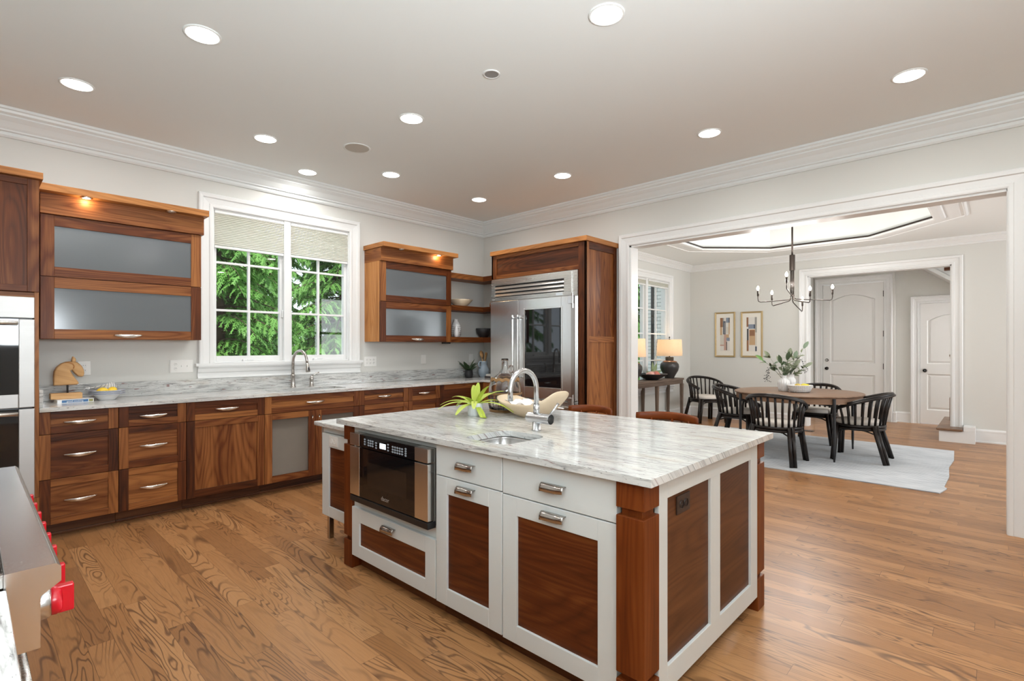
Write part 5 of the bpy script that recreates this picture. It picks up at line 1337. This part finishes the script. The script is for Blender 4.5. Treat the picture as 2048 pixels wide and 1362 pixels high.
# console table
t = thing('console_table', 'narrow weathered brown console table under the dining window', 'console table', (2.72, -1.185, 0))
def ob2(n, m, mat, **k): return obj(n, m, mat, t, (-2.72, 1.185, 0), **k)
m = MB(); m.box(1.74, -1.345, .765, 3.70, -1.028, .798, 'x'); ob2('top', m, M['console'], bevel=.003)
m = MB(); m.box(1.765, -1.335, .700, 3.68, -1.315, .765, 'x'); m.box(1.765, -1.055, .700, 3.68, -1.038, .765, 'x'); m.box(3.66, -1.32, .700, 3.68, -1.05, .765, 'y'); m.box(1.765, -1.32, .70, 1.785, -1.05, .765, 'y'); ob2('apron', m, M['console'], bevel=.002)
m = MB(); m.box(1.77, -1.325, .075, 3.675, -1.045, .100, 'x'); ob2('shelf', m, M['console'], bevel=.002)
for x in (1.79, 2.735, 3.66):
    for y in (-1.318, -1.056):
        m = MB(); m.loft([[(x + sx * k, y + sy * k, z) for sx, sy in ((-1, -1), (1, -1), (1, 1), (-1, 1))] for k, z in ((.017, 0), (.027, .70))], smooth=False); m.uv = [[(m.v[q][2], m.v[q][0] + m.v[q][1]) for q in f] for f in m.f]; ob2('leg', m, M['console'], bevel=.002)
M['lampbody'] = noisy('lamp_ceramic', (.020, .018, .018), (.045, .040, .038), 8, .35)
M['lampshade'] = None
def shade_mat():
    m = bpy.data.materials.new('linen_shade'); m.use_nodes = True; nt = m.node_tree
    oc, x, y, z = objxyz(nt)
    n = noise(nt, comb(nt, mth(nt, 'MULTIPLY', x, 40.0), mth(nt, 'MULTIPLY', y, 40.0), mth(nt, 'MULTIPLY', z, 300.0)), 1.0, 2.0)
    c = mix(nt, n, (.66, .54, .42), (.78, .67, .54))
    d = nd(nt, 'ShaderNodeBsdfDiffuse'); tr = nd(nt, 'ShaderNodeBsdfTranslucent'); L(nt, c, d.inputs[0]); L(nt, c, tr.inputs[0])
    x_ = nd(nt, 'ShaderNodeMixShader'); x_.inputs[0].default_value = .6; L(nt, d.outputs[0], x_.inputs[1]); L(nt, tr.outputs[0], x_.inputs[2]); L(nt, x_.outputs[0], nt.nodes['Material Output'].inputs[0])
    return m
M['lampshade'] = shade_mat()
def lamp(x, label):
    t = thing('table_lamp', label, 'lamp', (x, -1.185, .7985), 0, 'dark ceramic lamps on the console')
    m = MB(); m.lathe([(0, 0), (.080, 0), (.085, .006), (.085, .02), (.100, .05), (.150, .14), (.166, .20), (.160, .25), (.125, .295), (.118, .300), (.105, .305), (.075, .315), (.072, .318), (.072, .375), (.060, .380), (0, .380)], n=40); obj('body', m, M['lampbody'], t)
    m = MB(); m.lathe([(.130, .291), (.124, .300), (.095, .3115), (.078, .3160)], n=40); obj('glaze_band', m, pr('copper_glaze', (.25, .13, .085), .22, .3), t)
    m = MB(); m.lathe([(.012, .38), (.012, .70), (.010, .700), (.004, .705), (.004, .715), (.011, .722), (.012, .732), (.006, .742), (0, .743)], n=16); obj('stem', m, M['bronze'], t)
    m = MB(); m.lathe([(.222, .398), (.208, .690)], n=48); o = obj('lamp_shade', m, M['lampshade'], t, fix=False)
    m = MB(); m.lathe([(0, .47), (.014, .475), (.028, .52), (.020, .55), (0, .56)], n=16); obj('bulb', m, emit('lamp_bulb', (1, .72, .42), 5), t)
    light('lamp_light', 'POINT', (0, 0, .585), (0, 0, 0), 5.5, (1, .66, .36), .03, parent=t)
    return t
lamp(3.455, 'dark ceramic table lamp with linen shade at the right end of the console'); lamp(2.15, 'dark ceramic table lamp half hidden by the opening casing')
t = thing('fruit_bowl', 'wide black bowl of red fruit and leaves on the console', 'bowl', (2.800, -1.190, .7985))
m = MB(); m.lathe([(0, .006), (.085, .006), (.09, 0), (.10, 0), (.11, .012), (.19, .052), (.255, .094), (.262, .100), (.258, .104), (.185, .062), (.10, .022), (0, .018)], n=48); obj('body', m, M['iron'], t)
M['pomegranate'] = noisy('pomegranate_skin', (.42, .06, .05), (.62, .24, .16), 10, .4); M['pompink'] = noisy('pale_fruit_skin', (.60, .26, .22), (.72, .46, .38), 14, .45)
for i, (dx, dy, r, mt, lab) in enumerate(((-.115, -.05, .052, 'pompink', 'pale pink round fruit at the left of the black bowl'), (.000, -.085, .054, 'pomegranate', 'red pomegranate at the front of the black bowl'), (.075, -.040, .052, 'pomegranate', 'red pomegranate at the right of the black bowl'), (-.035, .035, .052, 'pompink', 'pink round fruit at the back of the black bowl'))):
    m = MB(); m.lathe([(0, -r)] + [(r * sin(pi * k / 12), -r * cos(pi * k / 12)) for k in range(1, 11)] + [(.012, r * .97), (.012, r * 1.12), (.016, r * 1.22), (.010, r * 1.20), (0, r)], n=20); o = obj('fruit', m, M[mt], None, (2.80 + dx, -1.19 + dy, .7985 + .030 + r + .015 * (abs(dx) > .06)), (.5 + i, .3, i)); tag(o, lab, 'fruit', 'fruit in the black bowl')
m = MB()
for az, el, ln in ((-.3, .9, .26), (.1, .55, .26), (.5, 1.1, .20), (-.7, .35, .22), (.25, 1.25, .24), (2.8, .5, .14)):
    leaf(m, (.04, .02, .075), (cos(az) * cos(el), sin(az) * cos(el) * .6, sin(el)), (-.3, -.9, .4), ln, .062, .35, .12, 7)
tag(obj('leaf_sprig', m, noisy('succulent_leaf', (.10, .16, .06), (.26, .32, .16), 9, .4), None, (2.80, -1.19, .7985)), 'sprig of long pointed green leaves in the black bowl', 'leaves')
def silver(x, label):
    t = thing('metal_bowl', label, 'bowl', (x, -1.185, .1005), 0, 'silver bowls on the console shelf')
    m = MB(); m.lathe([(0, .006), (.06, .004), (.065, 0), (.07, .004), (.12, .05), (.135, .085), (.128, .086), (.11, .05), (0, .014)], n=40, rib=(.03, 10)); obj('body', m, M['pewter'], t)
    for sy in (-1, 1):
        m = MB(); m.tube([(sy * .12, 0, .07), (sy * .16, 0, .10), (sy * .165, 0, .075), (sy * .128, 0, .055)], .007, 8); obj('handle', m, M['pewter'], t)
    for i, (dx, dy) in enumerate(((-.05, -.02), (.04, -.04), (.0, .045))):
        q = MB(); q.lathe([(0, -.04)] + [(.04 * sin(pi * k / 8), -.04 * cos(pi * k / 8)) for k in range(1, 8)] + [(0, .04)], n=16); tag(obj('ornament_ball', q, M['chrome'], None, (x + dx, -1.185 + dy, .1005 + .072)), ('left', 'right', 'rear')[i] + ' silver ball in the ' + ('right' if x > 3 else 'left') + ' silver bowl on the console shelf', 'ornament', 'silver balls in the bowls')
silver(3.30, 'silver bowl on the right of the console shelf'); silver(2.30, 'silver bowl on the left of the console shelf beside the casing')

# framed pictures
M['art'] = [pr('art_' + n, c, .8) for n, c in (('paper', (.74, .71, .66)), ('navy', (.06, .08, .12)), ('brown', (.28, .13, .06)), ('tan', (.55, .36, .20)), ('slate', (.22, .26, .33)), ('charcoal', (.05, .05, .055)), ('rose', (.52, .33, .27)), ('linen', (.66, .62, .54)), ('grey', (.34, .33, .30)))]
def picture(y0, y1, z0, z1, label, blocks):
    w = y0 - y1; hgt = z1 - z0
    t = thing('framed_picture', label, 'picture', (EX - .0005, y0, z0), radians(-90), 'gold framed abstract pictures')
    m = MB(); f = .030
    m.sweep([(0, 0), (0, -.022), (.006, -.026), (.014, -.020), (.022, -.022), (f, -.014), (f, 0)], lambda q, d: [(q, d, q), (w - q, d, q), (w - q, d, hgt - q), (q, d, hgt - q), (q, d, q)]); obj('frame', m, M['gold'], t, fix=False)
    m = MB(); m.box(f - .002, -.008, f - .002, w - f + .002, -.002, hgt - f + .002); obj('mat_board', m, M['mat_board'], t)
    m = MB(); ax0, ax1, az0, az1 = w * .26, w * .735, hgt * .135, hgt * .875
    m.box(ax0, -.0088, az0, ax1, -.0080, az1)
    for i, (u0, v0, u1, v1, c) in enumerate(blocks):
        e = .0001 * i; m.box(ax0 + (ax1 - ax0) * u0, -.0092 - e, az1 - (az1 - az0) * v1, ax0 + (ax1 - ax0) * u1, -.0086, az1 - (az1 - az0) * v0, mi=c)
    obj('artwork', m, M['art'], t)
    m = MB(); m.box(f - .002, -.0150, f - .002, w - f + .002, -.0145, hgt - f + .002); obj('glazing', m, M['pane'], t)
picture(-1.500, -1.880, 1.165, 2.015, 'gold framed collage of many narrow blocks, left of the pair',
        ((0, 0, .28, .28, 2), (.28, 0, .40, .28, 8), (.40, 0, .62, .12, 0), (.62, 0, .92, .15, 4), (.9, 0, 1, .15, 5), (.32, .10, .58, .50, 1), (.45, .15, .52, .48, 8), (.62, .15, 1, .30, 0), (0, .28, .20, .52, 3), (.20, .28, .32, .52, 7), (.62, .28, .88, .48, 7), (.88, .15, 1, .50, 3), (0, .52, .40, .83, 7), (.40, .50, .66, .98, 6), (.60, .50, .92, .62, 3), (.66, .60, 1, .70, 4), (.64, .72, .72, .98, 5), (.74, .70, 1, .98, 0), (0, .81, .40, .85, 6), (0, .85, .36, 1, 0)))
picture(-1.985, -2.365, 1.165, 2.007, 'gold framed collage with a large brown block, right of the pair',
        ((0, 0, .18, .28, 2), (.18, .02, .80, .21, 0), (.80, 0, 1, .45, 8), (.18, .21, .84, .34, 4), (.70, .22, .84, .34, 1), (.04, .34, .20, .68, 5), (.26, .36, .84, .82, 3), (.30, .38, .80, .55, 2), (.02, .68, .20, 1, 2), (.22, .82, .84, 1, 0), (.84, .45, 1, .85, 7), (.84, .86, 1, 1, 1)))

# things on the table
def rib_vase(x, y, prof, label, rib, grp='white vases of branches'):
    t = thing('vase', label, 'vase', (x, y, TZ + .0005), 0, grp); m = MB(); m.lathe(prof, n=96, rib=rib); obj('body', m, M['ceramic'], t); return t
V1 = (2.235, -3.395); V2 = (2.60, -3.365)
rib_vase(*V1, [(0, .004), (.050, 0), (.056, .006), (.066, .05), (.073, .10), (.068, .135), (.050, .155), (.032, .17), (.030, .185), (.036, .205), (.032, .205), (.026, .18), (0, .10)], 'white ribbed round vase at the front of the dining table', (.035, 16))
rib_vase(*V2, [(0, .004), (.060, 0), (.066, .006), (.078, .08), (.080, .13), (.066, .155), (.060, .165), (.060, .195), (.066, .202), (.062, .205), (.056, .195), (.055, .165), (0, .1)], 'taller white ribbed vase behind the fruit basket', (.03, 20))
def branches(name, loc, label, specs, seed):
    random.seed(seed); m = MB()
    for (dx, dy, dz), nl, mi in specs:
        d = Vector((dx, dy, dz)); b = Vector((0, 0, 0)); pts = []
        for i in range(9):
            t = i / 8; pts.append(b + Vector((d.x * t ** 1.3, d.y * t ** 1.3, d.z * t - .25 * d.length * .15 * t * t)))
        m.tube(pts, [.0035 * (1 - .6 * i / 8) for i in range(9)], 5)
        for k in range(nl):
            i = random.randint(3, 8); p = pts[i]; a = (pts[i] - pts[i - 1]).normalized()
            sd = Vector((random.uniform(-1, 1), random.uniform(-1, 1), random.uniform(-.4, .9)))
            leaf(m, p, a * .5 + sd, Vector((random.uniform(-1, .2), random.uniform(-.6, .6), .5)), random.uniform(.055, .10), random.uniform(.026, .042), .2, .2, 4, random.choice((0, 0, 1)))
        leaf(m, pts[8], pts[8] - pts[7], Vector((-.6, -.2, .6)), .12, .055, .2, .1, 5, mi)
    return tag(obj(name, m, [M['leaf_olive'], M['leaf_dark'], M['leaf_green']], None, loc), label, 'branches')
LR = Vector((.685, -.728, 0))    # across the view
def W3(s, f, z): v = LR * s + Vector((.728, .685, 0)) * f; return (v.x, v.y, z)
branches('leafy_branches', (*V1, TZ + .12), 'olive leafy branches in the round vase, one long bright leaf to the left',
         ((W3(-.27, .0, .30), 9, 2), (W3(-.14, .08, .33), 10, 0), (W3(.02, -.05, .30), 9, 1), (W3(.10, .06, .36), 10, 0), (W3(-.07, -.06, .26), 8, 1), (W3(.14, 0, .22), 7, 0)), 4)
branches('leafy_branches', (*V2, TZ + .12), 'dark leafy branches in the taller vase, arching to the right',
         ((W3(.20, 0, .46), 5, 1), (W3(.10, .05, .32), 10, 1), (W3(.20, -.03, .20), 11, 0), (W3(-.02, -.06, .34), 9, 1), (W3(.14, .1, .22), 9, 0), (W3(-.08, .05, .24), 7, 0)), 9)
def berries(loc, label, pts, seed, n):
    random.seed(seed); m = MB(); P = [Vector(p) for p in pts]; m.tube(P, .0018, 5)
    for k in range(n):
        i = random.uniform(len(P) * .45, len(P) - 1.01); a = P[int(i)].lerp(P[int(i) + 1], i % 1); q = a + Vector((random.uniform(-.04, .04), random.uniform(-.04, .04), random.uniform(-.04, .02)))
        m.tube([a, q], .0009, 4); m.lathe([(0, -.0065), (.0065, 0), (0, .0065)], tuple(q), 6)
    return tag(obj('berry_spray', m, M['iron'], None, loc), label, 'berries')
berries((*V1, TZ + .15), 'drooping spray of black berries left of the round vase', [(0, 0, 0), W3(-.08, 0, .14), W3(-.15, 0, .20), W3(-.20, 0, .14), W3(-.215, 0, .06), W3(-.22, 0, .0)], 2, 34)
berries((*V2, TZ + .15), 'arching spray of black berries right of the taller vase', [(0, 0, 0), W3(.06, 0, .22), W3(.12, 0, .28), W3(.18, 0, .24), W3(.20, 0, .14), W3(.205, 0, .10)], 5, 26)
t = thing('fruit_basket', 'white woven oval basket with yellow fruit on the dining table', 'basket', (2.175, -3.605, TZ + .0005))
m = MB(); A = [2 * pi * q / 40 for q in range(40)]
def er(k, z): return [tuple(Vector(W3(.145 * k * cos(a), .115 * k * sin(a), z))) for a in A]
m.loft([er(.02, .004), er(.72, .002), er(.74, .004), er(.90, .045), er(.99, .085), er(1.03, .090), er(.95, .085), er(.86, .045), er(.70, .014), er(.02, .012)]); obj('liner', m, M['ceramic'], t)
m = MB()
for a in A: m.tube([Vector(W3(.145 * k * cos(a), .115 * k * sin(a), z)) for k, z in ((.76, .003), (.92, .045), (1.015, .086))], .0035, 5)
for k, z in ((.80, .015), (.86, .030), (.92, .047), (.97, .064)): m.tube([Vector(p) for p in er(k + .01, z)], .0028, 5, True)
m.tube([Vector(p) for p in er(1.03, .088)], .006, 6, True); obj('weave', m, M['ceramic'], t)
for i, (s, f, yw, lab) in enumerate(((-.035, .0, 2.2, 'brownish yellow pear on the left in the white basket'), (.055, -.01, .8, 'yellow pear on the right in the white basket'))):
    m = MB(); m.lathe([(0, -.05), (.02, -.047), (.036, -.03), (.038, -.008), (.026, .02), (.017, .042), (.010, .056), (0, .060)], n=20); m.tube([(0, 0, .058), (.004, 0, .075)], .002, 5)
    v = W3(s, f, 0); tag(obj('pear', m, noisy('pear_skin', (.60, .44, .06), (.50, .34, .08), 12, .45) if i == 0 else noisy('pear_yellow', (.68, .58, .05), (.60, .50, .04), 12, .45), None, (2.175 + v[0], -3.605 + v[1], TZ + .080), (radians(78), 0, yw)), lab, 'pear', 'pears in the white basket')

# chandelier: slim rods, six arms with bare bulbs
CHX, CHY = 2.34, -3.471
t = thing('chandelier', 'dark bronze chandelier with six slim arms and bare bulbs', 'chandelier', (CHX, CHY, 2.0))
m = MB(); m.rod((0, 0, .575), (0, 0, 1.345), .011); obj('rod', m, M['bronze'], t)
m = MB(); m.lathe([(0, 1.3595), (.075, 1.3595), (.075, 1.345), (.06, 1.335), (0, 1.33)], n=28); obj('canopy', m, M['bronze'], t)
m = MB(); m.lathe([(0, .372), (.034, .372), (.034, .372), (.034, .578), (.034, .578), (0, .578)], n=24); obj('cylinder_block', m, M['bronze'], t)
m = MB()
for k in range(6): a = 2 * pi * k / 6; m.rod((.020 * cos(a), .020 * sin(a), .03), (.020 * cos(a), .020 * sin(a), .375), .0045, n=6)
m.lathe([(0, .040), (.027, .038), (.027, .028), (0, .026)], n=18); obj('rod_bundle', m, M['bronze'], t)
ARMS = ((-.479, -.05, -.050), (-.143, .25, -.076), (-.316, -.45, .077), (.091, -.25, -.074), (.565, .05, -.018), (.389, .45, -.141))
for s, f, z in ARMS:
    e = Vector(W3(s, f, z)); h0 = e.normalized(); c0 = Vector((e.x, e.y, 0)).normalized() * .02
    m = MB(); u = Vector((0, 0, .045)); d = (Vector((e.x, e.y, 0)) - c0)
    p = [c0 + Vector((0, 0, .06)), c0 + Vector((0, 0, z * .3 + .02)), c0 + d * .06 + Vector((0, 0, z * .35 - .0)), c0 + d * .5 + Vector((0, 0, z * .7)), c0 + d * .93 + Vector((0, 0, z)), c0 + d * .985 + Vector((0, 0, z + .010)), c0 + d + Vector((0, 0, z + .045)), c0 + d + Vector((0, 0, z + .10))]
    m.tube(p, .0062, 8); a = obj('arm', m, M['bronze'], t)
    q = c0 + d; m = MB(); m.lathe([(.006, z + .075), (.012, z + .082), (.012, z + .145), (.009, z + .150), (0, z + .150)], (q.x, q.y, 0), 14); obj('socket', m, M['bronze'], a)
    m = MB(); m.lathe([(0, z + .150), (.010, z + .154), (.017, z + .172), (.016, z + .186), (.008, z + .206), (0, z + .216)], (q.x, q.y, 0), 14); obj('bulb', m, M['bulb'], a)
    light('bulb_light', 'POINT', (q.x, q.y, z + .26), (0, 0, 0), 15.0, (1, .97, .94), .03, parent=t)

# floor register beside the far baseboard
t = thing('floor_vent', 'dark metal floor register on the oak floor beyond the dining table', 'vent', (4.15, -3.15, .0005), radians(0))
m = MB(); m.box(-.06, -.16, 0, .06, .16, .004); obj('frame', m, M['bronze'], t, bevel=.001)
for k in range(9):
    m = MB(); m.box(-.045, -.14 + k * .032, .0042, .045, -.124 + k * .032, .006); obj('slat', m, M['iron'], t)

# unseen area lights added out of frame to brighten the dining room and foyer
light('dining_south_fill', 'AREA', (2.6, SY - .22, 1.75), (radians(90), 0, 0), 110, (.95, .975, 1), 2.8, 2.0)
light('foyer_top_fill', 'AREA', (5.6, -4.2, 3.05), (0, 0, 0), 130, (1, .98, .95), .3)
light('foyer_side_fill', 'AREA', (5.6, -7.5, 1.8), (radians(90), 0, 0), 75, (.97, .98, 1), 1.0, 2.0)
# ---------------------------------------------------------------- outside the windows
m = MB(); m.box(-14, .3, -.62, 16, 26, -.5); tag(obj('lawn', m, noisy('lawn_green', (.03, .07, .015), (.07, .12, .03), 3, .9)), 'dark green lawn behind the house', 'lawn', kind='structure')
m = MB(); wall_box(m, 'y', DN + .15, -.20, 4.22, 4.9, -.5, 4.2); struct('trim_8', m, M['brick'], 'white painted brick pier outside the dining window', 'brick wall')
m = MB(); m.rod((4.19, -.46, -.5), (4.19, -.46, 4.2), .03); tag(obj('downspout', m, M['iron']), 'dark vertical downspout on the white brick outside the dining window', 'downspout')
def hemlock_mats():
    a = noisy('hemlock_needles', (.045, .17, .03), (.26, .55, .12), 2.2, .55, 4); b = noisy('bark', (.05, .032, .02), (.12, .085, .06), 9, .9)
    nt = a.node_tree; bs = nt.nodes['Principled BSDF']; src = bs.inputs['Base Color'].links[0].from_socket
    tr = nd(nt, 'ShaderNodeBsdfTranslucent'); L(nt, src, tr.inputs[0]); x = nd(nt, 'ShaderNodeMixShader'); x.inputs[0].default_value = .35
    L(nt, bs.outputs[0], x.inputs[1]); L(nt, tr.outputs[0], x.inputs[2]); L(nt, x.outputs[0], nt.nodes['Material Output'].inputs[0])
    return a, b
M['needles'], M['bark'] = hemlock_mats()
def hemlock(name, loc, label, seed, R=2.3, H=6.0, nb=170, low=.3):
    rnd = random.Random(seed)
    t = thing(name, label, 'tree', loc, 0, 'evergreen trees outside the kitchen window')
    m = MB(); m.tube([(0, 0, 0), (.05, .03, H * .4), (-.03, .05, H)], [.13, .09, .02], 9); obj('trunk', m, M['bark'], t)
    m = MB(); bm_ = MB(); vs = []; fs = []
    for b in range(nb):
        z = low + (H - low) * (b / nb) ** 1.05; az = rnd.uniform(0, 2 * pi); r = R * (1 - .55 * z / H) * rnd.uniform(.6, 1.1)
        p = Vector((0, 0, z)); d = Vector((cos(az), sin(az), rnd.uniform(.05, .35))); pts = []; n = 9
        for i in range(n + 1):
            pts.append(p.copy()); d = (d + Vector((0, 0, -.10))).normalized(); p = p + d * r / n
        bm_.tube(pts, [.018 * (1 - .85 * i / n) for i in range(n + 1)], 5)
        for i in range(2, n + 1):
            a = (pts[i] - pts[i - 1]).normalized(); sd = a.cross(Vector((0, 0, 1))).normalized()
            for s in (-1, 1):
                for rep in range(2):
                    tl = rnd.uniform(.16, .38) * (1.1 - .4 * i / n); td = (sd * s + a * rnd.uniform(.4, 1.0) + Vector((0, 0, rnd.uniform(-.5, .15)))).normalized()
                    q0 = pts[i - 1].lerp(pts[i], rnd.random()); k = 7
                    side = td.cross(Vector((rnd.uniform(-.4, .4), rnd.uniform(-.4, .4), 1))).normalized(); q = q0.copy(); dd = td.copy()
                    for j in range(k):
                        q1 = q + dd * tl / k; dd = (dd + Vector((0, 0, -.12))).normalized(); l = .056 * (1 - .6 * j / k)
                        for ss in (-1, 1):
                            o = len(vs); tip = q1 + (side * ss + dd * .9).normalized() * l + Vector((0, 0, rnd.uniform(-.03, .01)))
                            w = dd * .013; vs += [q1 - w, tip - w * .4, tip + w * .5, q1 + w]; fs.append((o, o + 1, o + 2, o + 3))
                        o = len(vs); vs += [q - side * .012, q + side * .012, q1 + side * .009, q1 - side * .009]; fs.append((o, o + 1, o + 2, o + 3)); q = q1
    m.v = [tuple(v) for v in vs]; m.f = [list(f) for f in fs]; m.uv = [[(0, 0)] * 4] * len(fs); m.sm = [False] * len(fs); m.mi = [0] * len(fs)
    obj('foliage', m, M['needles'], t, fix=False); obj('branches', bm_, M['bark'], t, fix=False)
    return t
h1 = hemlock('hemlock_tree', (-2.6, 3.1, -.5), 'feathery evergreen tree filling the left half of the sink window', 21, 1.6, 5.5, 280)
h2 = hemlock('hemlock_tree', (-.05, 4.0, -.5), 'feathery evergreen tree filling the right half of the sink window', 33, 1.75, 5.5, 280)
copy_tree(h1, (-.9, 7.6, -.5), 1.9, 'taller evergreen behind the gap between the two nearest trees', (1.4,) * 3)
copy_tree(h2, (3.2, 7.2, -.5), 4.0, 'taller evergreen standing back on the right outside the sink window', (1.4,) * 3)
copy_tree(h1, (-6.2, 4.4, -.5), 3.3, 'evergreen outside to the left of the sink window', (1.1,) * 3)
copy_tree(h2, (7.3, 2.0, -.5), 2.2, 'evergreen seen through the left edge of the dining window', (1.0,) * 3)
copy_tree(h2, (-4.6, 9.6, -.5), 2.9, 'distant evergreen at the left of the back row', (1.6,) * 3)
copy_tree(h1, (.6, 10.4, -.5), .9, 'distant evergreen in the middle of the back row', (1.6,) * 3)
copy_tree(h2, (6.3, 11.4, -.5), 1.2, 'distant evergreen at the right of the back row', (1.6,) * 3)
